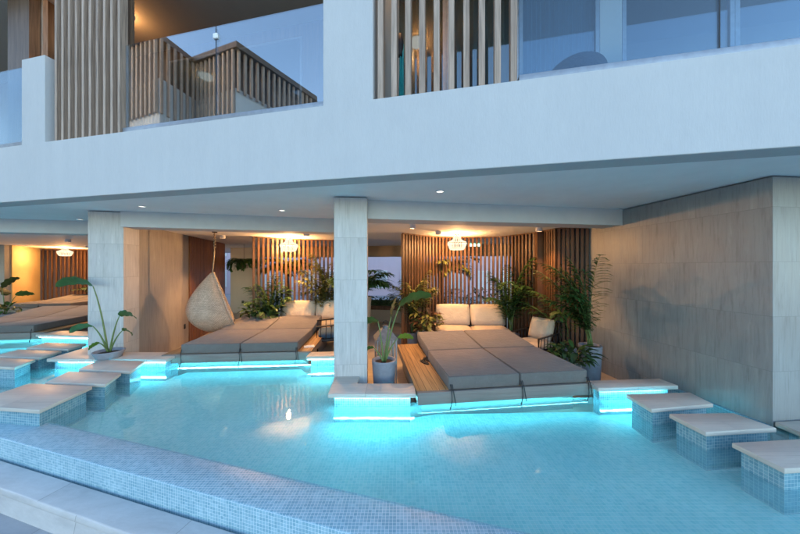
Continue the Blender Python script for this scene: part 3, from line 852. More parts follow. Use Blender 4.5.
slat_screen('curved slat screen behind the left sofa and its chandelier', arc([(-4.05, 7.75), (-3.2, 8.35), (-2.1, 8.75), (-1.1, 8.5)]), FLOOR, LCEIL, .122, .056)
slat_screen('distant dark brown slat screen in the far left bay', arc([(-16.9, 13.1), (-15.4, 13.9), (-13.6, 14.2), (-11.5, 13.6)]), FLOOR, LCEIL, .14, mat='slat')
o = seg_box('rear_wall', (-18.0, 13.9), (-10.0, 15.2), .3, FLOOR, 2.449, 'slat_dark')
tag(o, 'dark brown wall behind the distant slat screen of the far left bay', 'wall')

# ------------------------------------------------------------------ walls deeper in the lounge
o = seg_box('rear_wall', (-7.6, 12.55), (-6.25, 12.2), .3, FLOOR, 2.449, 'warm_wall')
tag(o, 'cream wall with a socket behind the egg chair', 'wall')
b = MB(); q = at(243, 302, 12.15); b.box((q.x - .05, q.y - .02, q.z - .06), (q.x + .05, q.y, q.z + .06)); s_ = b.build('wall_socket', 'dark', None, .004, 2)
tag(s_, 'small dark wall socket low on the cream rear wall', 'socket')
o = seg_box('side_wall', (-6.24, 12.2), (-4.3, 8.1), .2, FLOOR, 2.449, 'warm_wall') if False else None
o = seg_box('far_wall', (-15.1, 10.9), (-16.7, 13.0), .3, FLOOR, 2.449, 'yellow_wall')
tag(o, 'ochre lit plaster wall in the far left bay', 'wall')
o = seg_box('far_pillar', (-17.0, 10.7), (-15.12, 10.7), .18, FLOOR, 2.449, 'trav_warm')
tag(o, 'shadowed beige wall end at the left edge of the far bay', 'wall')
t = thing('planter_wall', 'low cream planter wall with a brown cap and hedge right of the middle pillar', 'planter', (-.6, 10.4, FLOOR), R(-10.5))
b = MB(); b.box((-1.6, 0, 0), (2.4, .35, .46)); b.build('planter_body', 'warm_wall', t)
b = MB(); b.box((-1.65, -.05, .462), (2.45, .40, .60)); b.build('cap', 'slat', t)
b = MB()
for k in range(900):
    b.blade((random.uniform(-1.5, 2.3), random.uniform(.0, .34), .60 + random.uniform(0, .28)), random.uniform(0, 6.3), random.uniform(.1, 1.3), .10, .05, .6, n=2)
b.build('hedge_leaves', 'leaf_dark', t)
b = MB(); b.box((-1.5, .05, .602), (2.3, .30, .80)); b.build('hedge_core', 'leaf_dark', t)

# neighbouring building seen through the slats
t = thing('neighbouring_building', 'lilac building with white framed windows behind the lounge', 'building', (-2, 20, FLOOR), R(-6))
b = MB(); b.box((-24, 0, 0), (24, 8, 11)); b.build('wall', 'lilac', t)
k = 0
for zz in (.55, 2.85, 5.2):
    for i in range(-12, 12):
        x = i * 1.75 + .3
        fr = MB()
        for lo, hi in (((x, -.06, zz), (x + .07, -.001, zz + 1.25)), ((x + .73, -.06, zz), (x + .8, -.001, zz + 1.25)), ((x + .07, -.06, zz), (x + .73, -.001, zz + .07)), ((x + .07, -.06, zz + 1.18), (x + .73, -.001, zz + 1.25))): fr.box(lo, hi)
        w = fr.build('window', 'white_metal', t)
        p = MB(); p.box((x + .07, -.03, zz + .07), (x + .73, -.002, zz + 1.18)); p.build('pane', 'curtain', w)
q = at(474, 244, 10.3)
t = thing('exit_sign', 'small glowing green sign behind the slats right of the chandelier', 'sign', (q.x, q.y, q.z), R(-10))
b = MB(); b.box((-.22, -.03, -.10), (.22, .03, .10)); b.build('housing', 'white_metal', t)
b = MB(); b.box((-.20, -.034, -.085), (.20, -.0305, .085)); b.build('lit_panel', 'sign', t)

# ------------------------------------------------------------------ chandeliers
def chandelier(label, p, energy):
    t = thing('chandelier', label, 'chandelier', (p[0], p[1], LCEIL), 0, 'beaded chandeliers in the lounge bays')
    zc = p[2] - LCEIL
    b = MB(); b.lathe([(0, -.035), (.03, -.035), (.06, -.012), (.06, -.001)], seg=20); b.build('canopy', 'dark', t)
    b = MB(); b.tube([(0, 0, -.03), (0, 0, zc + .18)], .006); b.build('cord', 'dark', t)
    b = MB()
    def bead(q, r):
        q = Vector(q); v = [q + Vector(d) * r for d in ((1, 0, 0), (-1, 0, 0), (0, 1, 0), (0, -1, 0), (0, 0, 1.3), (0, 0, -1.3))]
        b.add(v, [(0, 2, 4), (2, 1, 4), (1, 3, 4), (3, 0, 4), (2, 0, 5), (1, 2, 5), (3, 1, 5), (0, 3, 5)])
    prof = [(.085, .20), (.088, .16), (.10, .12), (.14, .085), (.18, .06), (.225, .04), (.235, .01), (.222, -.03), (.205, -.07), (.188, -.11), (.165, -.135), (.12, -.14), (.07, -.145)]
    for i, (r, z) in enumerate(prof):
        n = max(8, int(r * 2 * PI / .046))
        for k in range(n):
            a = 2 * PI * (k + .5 * (i % 2)) / n
            bead((r * math.cos(a), r * math.sin(a), zc + z), .0175)
    b.build('bead_shade', 'bulb', t)
    b = MB()
    for r, z in ((.087, .20), (.240, .025), (.188, -.12)):
        pts = [(r * math.cos(2 * PI * k / 24), r * math.sin(2 * PI * k / 24), zc + z) for k in range(25)]
        b.tube(pts, .005, 5, False)
    b.build('ring', 'rope', t)
    lamp('chandelier_lamp', 'POINT', (0, 0, zc - .02), energy, WARM, t, shadow_soft_size=.04)
    return t
q = at(289, 246, 7.95); chandelier('beaded chandelier glowing above the left sofa', q, 66)
q = at(457, 244, 7.2); chandelier('beaded chandelier glowing above the right sofa', q, 43)
q = at(65, 252.5, 12.3); chandelier('small distant beaded chandelier in the far left bay', q, 90)

# ------------------------------------------------------------------ daybeds
def daybed(label, loc, rz, wl, wm, wr, Ld, extra=0.0, ly=.07):
    """front left corner of the plinth at loc; left deck wl, mattress wm, right deck wr"""
    t = thing('daybed', label, 'daybed', loc, rz, 'double daybeds at the pool edge')
    W = wl + wm + wr
    b = MB(); b.box((.0, .0, -.135), (W, .06, .018)); b.build('front_fascia', 'fascia', t, .004, 2)
    b = MB(); b.box((.0, .061, -.10), (W, Ld + .02, -.008)); b.box((.10, .26, -1.1), (W - .10, Ld - .05, -.10)); b.build('plinth', 'fascia', t)
    b = MB()
    b.box((.0, .061, -.007), (W, Ld + .02, .02))
    b.build('deck', 'deck', t, .003, 1)
    b = MB(); b.box((.02, ly, -.125), (W - .02, ly + .02, -.104)); b.build('led_strip', 'led_soft', t)
    x = wl; hw = wm / 2; th = .165
    Ls = Ld * .53; Lb = Ld - Ls - .05
    for i in range(2):
        xx = x + i * hw
        m = MB(); m.box((xx + .006, .035, .023), (xx + hw - .006, .035 + Ls, .023 + th))
        # slight swelling: subdivide by bevel only
        o = m.build('seat_mattress', 'mattress', t, .018, 4)
        m = MB(); y0 = .035 + Ls + .012; rise = .085 + extra
        p = [(xx + .006, y0, .023), (xx + hw - .006, y0, .023), (xx + hw - .006, y0 + Lb, .023 + rise), (xx + .006, y0 + Lb, .023 + rise)]
        p += [(a, c - .03 * 0, d + th) for a, c, d in p]
        m.add(p, [(0, 3, 2, 1), (4, 5, 6, 7), (0, 1, 5, 4), (1, 2, 6, 5), (2, 3, 7, 6), (3, 0, 4, 7)])
        bk = m.build('back_mattress', 'mattress', t, .018, 4)
        def piping(q, par):
            pp = MB(); r = .012
            for k in range(4): pp.tube([q[k], q[(k + 1) % 4]], .0055, 5)
            pp.build('piping', 'piping', par)
        e = .012
        zt0 = .023 + th - .004
        piping([(xx + .006 + e, .035 + e, zt0), (xx + hw - .006 - e, .035 + e, zt0), (xx + hw - .006 - e, .035 + Ls - e, zt0), (xx + .006 + e, .035 + Ls - e, zt0)], o)
        z2 = zt0 + rise
        piping([(xx + .006 + e, y0 + e, zt0), (xx + hw - .006 - e, y0 + e, zt0), (xx + hw - .006 - e, y0 + Lb - e, z2), (xx + .006 + e, y0 + Lb - e, z2)], bk)
    sk = MB(); sk.add([(x + .03, .035 + Ls + .05, .021), (x + wm - .03, .035 + Ls + .05, .021), (x + wm - .03, .035 + Ls + Lb, .021), (x + .03, .035 + Ls + Lb, .021),
                       (x + wm - .03, .035 + Ls + Lb, .02 + .08 + extra), (x + .03, .035 + Ls + Lb, .02 + .08 + extra)], [(0, 1, 4, 5), (3, 5, 4, 2), (0, 5, 3), (1, 2, 4), (0, 3, 2, 1)])
    sk.build('back_wedge', 'dark', t)
    for xx in (x + .03, x + hw, x + wm - .03):
        b = MB(); b.tube([(xx, .02, .10), (xx + .005, -.012, .02), (xx + .012, -.012, -.10), (xx - .015, -.015, -.20)], .006, 5); b.build('tie', 'dark', t)
        if abs(xx - x - hw) < .01 or random.random() < .6:
            b = MB(); b.tube([(xx + .02, .02, .10), (xx + .03, -.012, .02), (xx + .06, -.014, -.16)], .005, 5); b.build('tie', 'dark', t)
    return t
bed2 = daybed('large taupe double daybed in the centre right, nearest the camera', (.222, 3.50, 0), R(7.2), .40, 1.97, .06, 2.20)
bed1 = daybed('taupe double daybed left of the middle pillar below the egg chair', (-4.28, 5.02, 0), R(4.5), .30, 2.08, .24, 2.30, .03, .16)
bed0 = daybed('dark taupe daybed at the left edge beyond the stepping stones', (-11.25, 6.32, 0), R(10), .30, 2.13, .24, 2.6, .08)
bedf = daybed('farthest daybed, small and half hidden behind the left edge daybed', (-15.2, 10.6, 0), R(6), .2, 2.2, .2, 2.4, .05)
# small things on the decks
t = thing('sandals', 'pair of dark strappy sandals on the wooden deck edge of the centre right daybed', 'sandals', (.40, 4.62, .02), R(30))
for sx in (0, .12):
    b = MB(); b.prism([(sx + .04 * math.cos(a) * (1.0), .12 * math.sin(a) + sx * .6) for a in [2 * PI * k / 14 for k in range(14)]], 0, .018); b.build('sole', 'dark', t)
    b = MB(); b.tube([(sx - .04, .03 + sx * .6, .01), (sx, .04 + sx * .6, .05), (sx + .04, .03 + sx * .6, .01)], .008, 5); b.build('strap', 'dark', t)
q = at(308, 344, 5.6)
t = thing('folded_card', 'small white card lying on the left daybed deck near the middle pillar', 'card', (-1.80, 5.55, .021), R(20))
b = MB(); b.box((-.10, -.07, 0), (.10, .07, .012)); b.build('card_sheet', 'white_metal', t, .003, 1)
b = MB(); b.box((-.06, -.04, .0125), (.05, .04, .022)); b.build('card_cover', 'white_cloth', t, .003, 1)

# ------------------------------------------------------------------ sofas and chairs
def sofa(label, loc, rz, W, hs):
    t = thing('sofa', label, 'sofa', loc, rz, 'cream two seat sofas')
    D = .80
    b = MB(); b.box((0, 0, .12), (W, D, .28)); b.box((0, D - .06, .28), (W, D, hs + .36)); b.build('frame', 'dark', t, .01, 2)
    for sx in (.04, W - .04):
        for sy in (.05, D - .05):
            b = MB(); b.tube([(sx, sy, .13), (sx, sy, 0)], .022); b.build('leg', 'dark', t)
    for i in range(2):
        b = MB(); b.cushion((W * (.25 + .5 * i), .37, hs - .09), (W / 2 - .005, .74, .22), e=.75); b.build('seat_cushion', 'cream', t)
        rot = Matrix.Rotation(R(72), 3, 'X')
        b = MB(); b.cushion((W * (.25 + .5 * i) + random.uniform(-.01, .01), .60, hs + .27), (W / 2 - .02, .56, .22), rot=rot, e=.6); b.build('back_cushion', 'cream', t)
    return t
sofa('cream two seat sofa under the right chandelier', (.90, 6.85, FLOOR), R(-3), 1.83, .52)
sofa('cream two seat sofa under the left chandelier', (-3.42, 7.55, FLOOR), R(6), 2.0, .52)
sofa('distant cream sofa in the far left bay', (-14.8, 12.9, FLOOR), R(8), 2.0, .55)
def armchair(label, loc, rz, cushion=True, s=1.0, group='dark framed armchairs in the lounge'):
    t = thing('armchair', label, 'armchair', loc, rz, group)
    for sx in (-1, 1):
        b = MB(); b.tube([(sx * .33 * s, -.30 * s, 0), (sx * .34 * s, -.32 * s, .62 * s), (sx * .34 * s, .30 * s, .66 * s), (sx * .32 * s, .36 * s, 0)], .022 * s); b.build('side_frame', 'dark', t)
        for k in range(6):
            y = -.25 * s + k * .1 * s
            b = MB(); b.tube([(sx * .33 * s, y, .36 * s), (sx * .34 * s, y + .01, .63 * s)], .008 * s, 5); b.build('arm_rod', 'dark', t)
    b = MB(); b.box((-.33 * s, -.30 * s, .32 * s), (.33 * s, .33 * s, .37 * s)); b.build('seat_frame', 'dark', t, .01, 2)
    b = MB(); b.cushion((0, 0, .42 * s), (.62 * s, .60 * s, .14 * s), e=.7); b.build('seat_cushion', 'navy' if not cushion else 'cream', t)
    b = MB()
    for k in range(9):
        x = (-.30 + .075 * k) * s
        b.tube([(x, .31 * s, .37 * s), (x, .42 * s, .88 * s)], .011 * s, 5)
    b.tube([(-.33 * s, .42 * s, .88 * s), (.33 * s, .42 * s, .88 * s)], .02 * s); b.build('backrest', 'dark', t)
    if cushion:
        b = MB(); b.cushion((.0, .24 * s, .70 * s), (.52 * s, .46 * s, .18 * s), rot=Matrix.Rotation(R(70), 3, 'X'), e=.5); b.build('pillow', 'cream', t)
    return t
q = at(531, 335, 5.95)
armchair('dark framed armchair with a cream pillow before the right slat screen', (q.x + .06, q.y, FLOOR), R(-62), True, 1.02)
q = at(329, 335, 6.7)
armchair('black rod armchair partly behind the middle pillar', (q.x + .10, q.y, FLOOR), R(-75), False, 1.15)

# side table right of the right sofa
q = at(522, 337, 6.25)
t = thing('side_table', 'small cream side table between the right sofa and the armchair', 'side table', (q.x, q.y, FLOOR))
b = MB(); b.box((-.24, -.22, .36), (.24, .22, .42)); b.build('table_top', 'cream', t, .01, 2)
b = MB(); b.box((-.21, -.19, 0), (.21, .19, .36)); b.build('table_base', 'warm_wall', t)

# ------------------------------------------------------------------ hanging egg chair
top = Vector((-4.47, 6.75, LCEIL))
t = thing('egg_chair', 'woven rattan egg chair hanging from the ceiling by a rope', 'hanging chair', (top.x, top.y, LCEIL), R(31))
zt_ = 1.46 - LCEIL; zb = .03 - LCEIL
b = MB(); nu, nv = 30, 26
def egg(u, v):           # u around 0..1 from opening edge to opening edge, v 0 top..1 bottom
    z = zt_ + (zb - zt_) * v
    r = .56 * (max(0, math.sin(PI * (v ** 1.30) * .985 + .02)) ** .62) * (.80 + .20 * v)
    a = R(60) + R(240) * u
    c = math.cos(a)                                   # rounded back, rim cut along a straight slanting line
    x = c * r * 1.05 if c < 0 else c / .5 * (.02 + .46 * v) * min(1, (1 - v) / .14)
    return Vector((x - .04 + .04 * v, math.sin(a) * r * .92, z))
for i in range(nu + 1):
    for j in range(nv + 1): b.v.append(egg(i / nu, j / nv))
for i in range(nu):
    for j in range(nv):
        k = i * (nv + 1) + j
        u0, u1, v0, v1 = i / nu * 2.4, (i + 1) / nu * 2.4, j / nv * 1.7, (j + 1) / nv * 1.7
        b.face((k, k + 1, k + nv + 2, k + nv + 1), [(u0, v0), (u0, v1), (u1, v1), (u1, v0)], True)
b.build('woven_shell', 'rattan', t, solid=.02)
b = MB()
rim = [egg(0, j / nv) for j in range(nv + 1)]; rim2 = [egg(1, j / nv) for j in range(nv + 1)]
b.tube(rim, .022); b.tube(rim2, .022); b.build('rim', 'rattan', t)
b = MB(); b.cushion((-.06, 0, zb + .34), (.42, .44, .16), e=.6); b.build('seat_pad', 'cream', t)
b = MB(); b.tube([(0, 0, -.02), (0.0, 0, -.5), (-.04, 0, zt_)], .014, 6)
for k in range(5): b.tube([(-.02, 0, -.06 - k * .07), (.026, .01, -.09 - k * .07), (-.02, -.01, -.12 - k * .07)], .012, 5)
b.build('rope', 'rope', t)
b = MB(); b.lathe([(0, -.02), (.05, -.02), (.06, -.001)], seg=16); b.build('hook_plate', 'dark', t)

# ------------------------------------------------------------------ lantern, pots, plants
def pot_mesh(b, r0, r1, h, z=0):
    b.lathe([(0, z), (r0, z), (r0 * 1.02, z + .02), (r1, z + h - .02), (r1, z + h), (r1 - .025, z + h), (r1 - .04, z + h - .06)], seg=30)
def plant(label, loc, cat='potted plant', group=None, rz=0, name='potted_plant'):
    return thing(name, label, cat, loc, rz, group)
def add_pot(t, r0, r1, h, mat):
    b = MB(); pot_mesh(b, r0, r1, h); b.build('pot', mat, t)
    b = MB(); b.lathe([(0, h - .035), (r1 - .035, h - .045)], seg=20); b.build('soil', 'soil', t)
def strelitzia(t, z, leaves, leafmat='leaf'):
    sb, lb = MB(), {}
    for (x, y, zz, head, ln, wd, pitch, droop, *mt) in leaves:
        # stalk from the soil to (x,y,zz), curved
        end = Vector((x, y, zz)); st = Vector((x * .08, y * .08, z))
        mid = st.lerp(end, .55) + Vector((-x * .12, -y * .12, (zz - z) * .14))
        pts = []
        for k in range(9):
            s = k / 8; pts.append(st * (1 - s) ** 2 + mid * 2 * s * (1 - s) + end * s * s)
        sb.tube(pts, [.016 - .009 * k / 8 for k in range(9)], 6)
        m = mt[0] if mt else leafmat
        lb.setdefault(m, MB()).blade(end, head, pitch, ln, wd * 1.25, droop, .22, 12, twist=.75 if math.cos(head) < 0 else -.75)
    sb.build('stalks', 'stem', t)
    for m, b in lb.items(): b.build('leaves', m, t, solid=0)
def palm(t, z, n, ln, spread, leafmat, trunkh=0, leaflets=22, lw=.03, ll=.30, seed=1, heads=None, up=1.15, droop=1.5, trunkr=.04):
    rnd = random.Random(seed); fb, sb = MB(), MB()
    if trunkh:
        sb.tube([(0, 0, z), (.02, 0, z + trunkh * .5), (0, .01, z + trunkh)], [trunkr, trunkr * .85, trunkr * .7], 9)
    for i in range(n):
        h = heads[i % len(heads)] + rnd.uniform(-.25, .25) if heads else 2 * PI * i / n + rnd.uniform(-.3, .3)
        pit = up * rnd.uniform(.72, 1.15); dr = droop * rnd.uniform(.75, 1.25); L_ = ln * rnd.uniform(.72, 1.1)
        p = Vector((rnd.uniform(-.04, .04), rnd.uniform(-.04, .04), z + trunkh)); pts = [p.copy()]; m = 14
        for k in range(m):
            a = pit - dr * (k / m) ** 1.4
            d = Vector((math.cos(h) * math.cos(a) * spread, math.sin(h) * math.cos(a) * spread, math.sin(a)))
            p = p + d * (L_ / m); pts.append(p.copy())
        sb.tube(pts, [.010 - .008 * k / m for k in range(m + 1)], 5)
        for k in range(leaflets):
            s = .22 + .78 * k / (leaflets - 1); ix = min(m - 1, int(s * m)); q = pts[ix].lerp(pts[ix + 1], s * m - ix if s < 1 else 1)
            taper = math.sin(PI * min(.97, .12 + .85 * (s - .22) / .78)) ** .5
            for sd in (-1, 1):
                hh = h + sd * (1.15 - .55 * s) + rnd.uniform(-.12, .12)
                a0 = pit - dr * s ** 1.4
                fb.blade(q, hh, a0 * .4 + rnd.uniform(-.1, .25), ll * taper * rnd.uniform(.85, 1.1), lw, rnd.uniform(.5, 1.1), .25, 4, shape='lance')
    sb.build('stems', 'trunk' if trunkh else 'stem', t); fb.build('fronds', leafmat, t)
def bush(t, z, n, r, h, ll, lw, mat, seed=1, mat2=None):
    rnd = random.Random(seed); b, b2, s = MB(), MB(), MB()
    for i in range(n):
        a = rnd.uniform(0, 2 * PI); rr = r * rnd.random() ** .5; zz = z + h * rnd.random() ** .8
        q = Vector((rr * math.cos(a), rr * math.sin(a), zz))
        (b2 if mat2 and rnd.random() < .4 else b).blade(q, a + rnd.uniform(-.9, .9), rnd.uniform(-.2, 1.0), ll * rnd.uniform(.6, 1.2), lw * rnd.uniform(.7, 1.2), rnd.uniform(.6, 1.6), .3, 5, shape='lance')
        if i % 6 == 0: s.tube([(q.x * .15, q.y * .15, z - .02), (q.x * .6, q.y * .6, z + (zz - z) * .55), tuple(q)], .006, 5)
    s.build('stems', 'stem', t); b.build('leaves', mat, t)
    if b2.v: b2.build('leaves', mat2, t)

# strelitzia at the left pillar
Y = 4.96; q = at(109, 352, Y)
t = plant('low grey bowl with a long stemmed strelitzia before the left pillar', (q.x, Y, 0.0))
add_pot(t, .17, .215, .12, 'pot'); k = Y / F
def rel(px, py): return ((px - 109) * k, CAMZ - (py - CY) * k)
L1 = rel(96, 286); L2 = rel(99, 325); L3 = rel(119.5, 316); L4 = rel(127, 329.5); L5 = rel(108, 341)
strelitzia(t, .10, [(L1[0], -.05, L1[1], PI + .15, .60, .17, .55, 1.25, 'leaf'), (L2[0], -.10, L2[1], PI + .1, .40, .11, .15, 1.0, 'leaf'),
                    (L3[0], .0, L3[1], -.1, .36, .15, .45, 1.3, 'leaf'), (L4[0], -.08, L4[1], -.2, .24, .11, .2, 1.2, 'leaf'), (L5[0], -.14, L5[1], -2.0, .16, .11, -.2, .8, 'leaf_bright')])
# strelitzia in the round pot beside the middle pillar
Y = 4.28; q = at(384, 383, Y)
t = plant('strelitzia with broad leaves in a round grey pot beside the middle pillar', (q.x, Y, FLOOR + .08))
add_pot(t, .145, .185, .56, 'pot'); k = Y / F; zb_ = FLOOR + .08
def rel(px, py): return ((px - 384) * k, CAMZ - (py - CY) * k - zb_)
a1 = rel(400, 305); a2 = rel(378, 322); a3 = rel(398, 337); a4 = rel(374, 347); a5 = rel(391, 318)
strelitzia(t, .52, [(a1[0], -.10, a1[1], .35, .56, .19, .62, .9, 'leaf'), (a2[0], .0, a2[1], PI - .2, .34, .14, .35, 1.6, 'leaf'),
                    (a3[0], -.06, a3[1], .05, .24, .13, .25, .7, 'leaf_bright'), (a4[0], -.05, a4[1], PI + .2, .16, .09, .1, 1.0, 'leaf'), (a5[0], .1, a5[1], 1.2, .40, .10, 1.1, .5, 'leaf_dark')])
# standing lantern behind that pot
Y = 4.75; q = at(385.5, 365, Y)
t = thing('lantern', 'tall dark metal lantern with a candle behind the round grey pot', 'lantern', (q.x, Y, FLOOR), R(12))
hh = CAMZ - (338 - CY) / F * Y - FLOOR; w = .165
b = MB(); b.box((-w, -w, 0), (w, w, .05)); b.build('base', 'pot', t, .006, 2)
b = MB()
for sx in (-1, 1):
    for sy in (-1, 1): b.box((sx * w - (.018 if sx > 0 else 0), sy * w - (.018 if sy > 0 else 0), .05), (sx * w + (.018 if sx < 0 else 0), sy * w + (.018 if sy < 0 else 0), hh))
for kx in range(1, 6):
    x = -w + 2 * w * kx / 6; b.box((x - .004, -w + .004, .05), (x + .004, -w + .012, hh)); b.box((x - .004, w - .012, .05), (x + .004, w - .004, hh))
b.build('frame', 'grey_metal', t)
b = MB(); b.box((-w + .006, -w + .013, .052), (w - .006, -w + .016, hh - .002)); b.box((-w + .006, w - .016, .052), (w - .006, w - .013, hh - .002)); b.build('glass_pane', 'lantern_glass', t)
b = MB(); z1 = hh
b.add([(-w * 1.15, -w * 1.15, z1), (w * 1.15, -w * 1.15, z1), (w * 1.15, w * 1.15, z1), (-w * 1.15, w * 1.15, z1), (-.06, -.06, z1 + .17), (.06, -.06, z1 + .17), (.06, .06, z1 + .17), (-.06, .06, z1 + .17)],
      [(0, 3, 2, 1), (4, 5, 6, 7), (0, 1, 5, 4), (1, 2, 6, 5), (2, 3, 7, 6), (3, 0, 4, 7)])
b.lathe([(.05, z1 + .17), (.05, z1 + .20), (.03, z1 + .22), (.0, z1 + .225)], seg=14); b.build('roof', 'iron', t, 0)
b = MB(); pts = [(.045 * math.cos(a), 0, z1 + .25 + .045 * math.sin(a)) for a in [2 * PI * k / 14 for k in range(15)]]; b.tube(pts, .007, 6, False); b.build('ring_handle', 'dark', t)
b = MB(); b.lathe([(0, .05), (.05, .05), (.05, .34), (0, .345)], seg=18); b.build('candle', 'cream', t)
# shrub left of the right sofa
q = at(427, 330, 6.75)
t = plant('rust tinged shrub in a pale pot left of the right sofa', (q.x, q.y, FLOOR))
add_pot(t, .16, .22, .50, 'pot_white'); bush(t, .52, 95, .30, .42, .24, .10, 'leaf_olive', 3, 'leaf_rust')
# palm in tall tan planter right of the pillar
q = at(366, 320, 7.6)
t = plant('green fan of palm fronds in a tall tan planter right of the middle pillar', (q.x - .12, q.y, FLOOR), name='potted_palm')
add_pot(t, .19, .27, 1.25, 'pot_tan'); palm(t, 1.2, 26, 1.2, .85, 'leaf', 0, 18, .05, .45, 5, None, 1.3, 1.7)
# palm right of the right sofa
q = at(512, 325, 6.7)
t = plant('leafy palm right of the right sofa before the curved slat screen', (q.x + .08, q.y + .25, FLOOR), name='potted_palm')
add_pot(t, .15, .20, .40, 'pot'); palm(t, .38, 12, 2.15, .55, 'leaf', 0, 22, .055, .38, 11, None, 1.45, 1.25)
# tall palm in the grey pot against the right wall
q = at(593, 375, 4.95)
t = plant('tall dark palm in a high grey pot against the right travertine wall', (q.x - .02, q.y + .05, FLOOR), name='potted_palm')
add_pot(t, .15, .185, .66, 'pot'); palm(t, .64, 13, 1.80, .72, 'leaf', 0, 24, .045, .32, 21, [2.2, 2.7, 3.1, 3.5, 3.9, 2.0, 4.2], 1.52, 1.05)
q = at(570, 350, 4.80)
t = plant('low bushy plant with pale veined leaves behind the centre right daybed', (q.x, q.y, FLOOR))
add_pot(t, .13, .17, .38, 'pot_white'); bush(t, .38, 100, .28, .30, .24, .085, 'leaf_dark', 8, 'leaf')
q = at(571, 350, 6.0)
t = plant('slim palm fronds arching before the short slat screen', (q.x - .05, q.y, FLOOR), name='potted_palm')
add_pot(t, .13, .17, .35, 'pot'); palm(t, .33, 5, 1.9, .9, 'leaf', 0, 18, .05, .34, 31, [2.6, 3.3, 2.0, 4.0], 1.35, 1.5)
# left lounge plants
q = at(262, 318, 7.5)
t = plant('spreading dark leafy plants left of the left sofa', (q.x, q.y, FLOOR))
add_pot(t, .2, .26, .38, 'pot'); bush(t, .40, 130, .42, .58, .28, .11, 'leaf_dark', 14, 'leaf')
q = at(324, 300, 8.35)
t = plant('yellow green palm behind the left sofa next to the middle pillar', (q.x, q.y, FLOOR), name='potted_palm')
add_pot(t, .17, .22, .45, 'pot'); palm(t, .43, 18, 2.1, .55, 'leaf_olive', 0, 24, .05, .40, 41, None, 1.45, 1.15)
q = at(244, 262, 10.6)
t = plant('trailing fern in a hanging basket before the cream rear wall', (q.x, q.y, q.z - .25), 'hanging plant', name='hanging_fern')
b = MB(); b.lathe([(0, 0), (.12, .02), (.2, .14), (.2, .16), (.17, .15)], seg=20); b.build('basket', 'rope', t)
b = MB(); b.tube([(0, 0, .15), (0, 0, LCEIL - (q.z - .25))], .006); b.build('cord', 'dark', t)
palm(t, .15, 22, .85, .8, 'leaf', 0, 14, .05, .24, 51, None, .9, 2.7)
# palms growing outside behind the screens
for px, Y, lab, sd in ((287, 9.5, 'olive palm growing behind the left slat screen', 61), (441, 8.8, 'olive palm growing behind the right slat screen', 71)):
    q = at(px, 300, Y)
    t = thing('palm_tree', lab, 'palm', (q.x, Y, FLOOR)); palm(t, 0, 24, 1.25, 1, 'leaf_olive', 1.75, 20, .055, .42, sd, None, 1.0, 1.9, .08)
q = at(272, 318, 8.0)
t = plant('tall feathery palm behind the left end of the left sofa', (q.x, q.y - .1, FLOOR), name='potted_palm')
add_pot(t, .16, .2, .4, 'pot'); palm(t, .38, 15, 1.75, .55, 'leaf', 0, 22, .05, .36, 91, None, 1.45, 1.1)
q = at(412, 320, 7.15)
t = plant('feathery palm in front of the left end of the right slat screen', (q.x, q.y, FLOOR), name='potted_palm')
add_pot(t, .16, .2, .4, 'pot'); palm(t, .38, 15, 1.75, .55, 'leaf_olive', 0, 22, .05, .36, 97, None, 1.45, 1.15)
for k, (x, y, lab) in enumerate(((-3.4, 11.8, 'low dark shrub outside, left of the rear beam opening'), (1.4, 11.2, 'low dark shrub outside behind the right sofa'), (3.2, 11.0, 'low dark shrub outside behind the tall palm'))):
    t = thing('outdoor_shrub', lab, 'shrub', (x, y, FLOOR), 0); bush(t, .05, 170, .8, 1.15, .26, .11, 'leaf_dark', 120 + k, 'leaf')
# far left plants
Y = 9.3; q = at(5, 312, Y)
t = plant('dark strelitzia in a pot at the left edge beside the far daybed', (q.x, Y, FLOOR))
add_pot(t, .2, .26, .5, 'pot')
strelitzia(t, .48, [(-.1, 0, 1.35, 1.2, .5, .28, 1.0, .6, 'leaf_dark'), (.38, 0, 1.10, .1, .55, .2, .35, .6, 'leaf'), (-.2, .1, 1.1, 2.4, .45, .24, .8, .8, 'leaf_dark'), (.1, -.1, .75, -1, .3, .2, .3, .9, 'leaf')])
bush(t, .5, 40, .25, .3, .2, .12, 'leaf', 77)
q = at(78, 285, 12.6)
t = plant('dark palm fronds behind the distant sofa in the far left bay', (q.x, q.y + .9, FLOOR), name='potted_palm')
add_pot(t, .2, .25, .5, 'pot'); palm(t, .48, 9, 1.5, .8, 'leaf_dark', 0, 14, .06, .4, 81, None, 1.3, 1.4)

# ------------------------------------------------------------------ opposite wing, seen mirrored in the balcony glass
fx = Vector((math.cos(FA), math.sin(FA), 0)); fn = Vector((-math.sin(FA), math.cos(FA), 0))
def mirror(p):
    d = (Vector(p) - F0 - fn * .1).dot(fn); return Vector(p) - fn * 2 * d
t = thing('opposite_wing', 'white wing with wooden battens across the terrace, mirrored in the balcony glass', 'building', (0, 0, 0))
A = at(236, 0, 15); B = at(312, 0, 19.5); C_ = at(197, 0, 16.2); D_ = at(160, 0, 14.2); E_ = at(118, 0, 15.5)
line = [mirror((p.x, p.y, 0)) for p in (E_, D_, C_, A, B)]
far = [mirror((p.x - 2, p.y + 9, 0)) for p in (E_, B)]
poly = [(p.x, p.y) for p in line] + [(far[1].x, far[1].y), (far[0].x, far[0].y)]
b = MB(); b.prism(poly, -.64, 11.2); b.build('wall', 'plaster', t)
def shrink(poly, d):
    c = Vector((sum(p[0] for p in poly) / len(poly), sum(p[1] for p in poly) / len(poly)))
    return [tuple(Vector(p) + (c - Vector(p)).normalized() * d) for p in poly]
b = MB(); b.prism(shrink(poly, .6), 11.2, 13.2); b.build('upper_wall', 'batten_back', t)
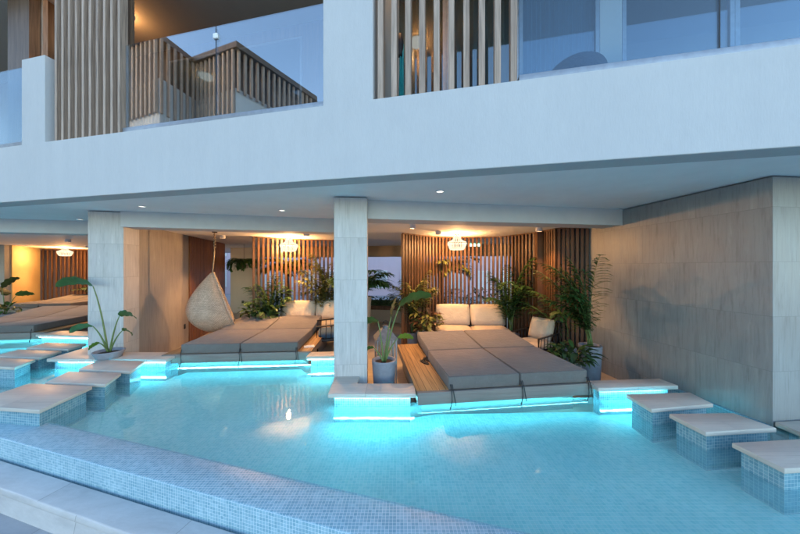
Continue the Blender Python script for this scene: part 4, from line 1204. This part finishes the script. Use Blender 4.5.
b = MB(); b.prism(shrink(poly, -.35), 13.2, 13.5); b.build('roof', 'batten_back', t)
b = MB()
for i in range(len(line) - 1):
    p0, p1 = line[i], line[i + 1]; n = int((p1 - p0).length / .34)
    for k in range(n):
        q = p0.lerp(p1, (k + .5) / n); c = Vector(((p0 + p1) / 2)); inn = Vector(poly[-1]).to_3d() * .5 + Vector(poly[-2]).to_3d() * .5 - q
        q = q - inn.normalized() * .12
        b.box((q.x - .06, q.y - .06, 11.0 if i == 3 else 9.4), (q.x + .06, q.y + .06, 13.2))
b.build('battens', 'batten', t)

# ------------------------------------------------------------------ light
w = bpy.data.worlds.new('World'); sc.world = w; w.use_nodes = True
nt = w.node_tree; nt.nodes.clear()
out = nt.nodes.new('ShaderNodeOutputWorld'); bg = nt.nodes.new('ShaderNodeBackground')
sky = nt.nodes.new('ShaderNodeTexSky'); sky.sky_type = 'NISHITA'; sky.sun_disc = False
SUN_EL, SUN_ROT = R(14), R(335)
sky.sun_elevation = SUN_EL; sky.sun_rotation = SUN_ROT
sky.ozone_density = 1.9; sky.air_density = 1.0; sky.dust_density = .5
bg.inputs['Strength'].default_value = .15
nt.links.new(sky.outputs[0], bg.inputs['Color']); nt.links.new(bg.outputs[0], out.inputs['Surface'])
s = bpy.data.lights.new('sun', 'SUN'); s.energy = .05; s.angle = R(12); s.color = (1, .93, .85)
so = bpy.data.objects.new('sun', s); COL.objects.link(so)
d = Vector((math.sin(SUN_ROT) * math.cos(SUN_EL), math.cos(SUN_ROT) * math.cos(SUN_EL), math.sin(SUN_EL)))
so.rotation_euler = (-d).to_track_quat('-Z', 'Y').to_euler()

# ------------------------------------------------------------------ camera and render
cam = bpy.data.cameras.new('camera'); co = bpy.data.objects.new('camera', cam); COL.objects.link(co)
co.location = (0, 0, CAMZ); co.rotation_euler = (R(90), 0, 0)
cam.sensor_width = 36; cam.lens = 36 * F / 800; cam.clip_start = .05; cam.clip_end = 500
sc.camera = co
sc.view_settings.view_transform = 'Standard'; sc.view_settings.look = 'None'
sc.view_settings.exposure = 2.35; sc.view_settings.gamma = 1; sc.view_settings.use_curve_mapping = False
sc.cycles.use_denoising = True
sc.cycles.max_bounces = 10; sc.cycles.transparent_max_bounces = 16; sc.cycles.caustics_reflective = False; sc.cycles.caustics_refractive = False
sc.cycles.sample_clamp_indirect = 6
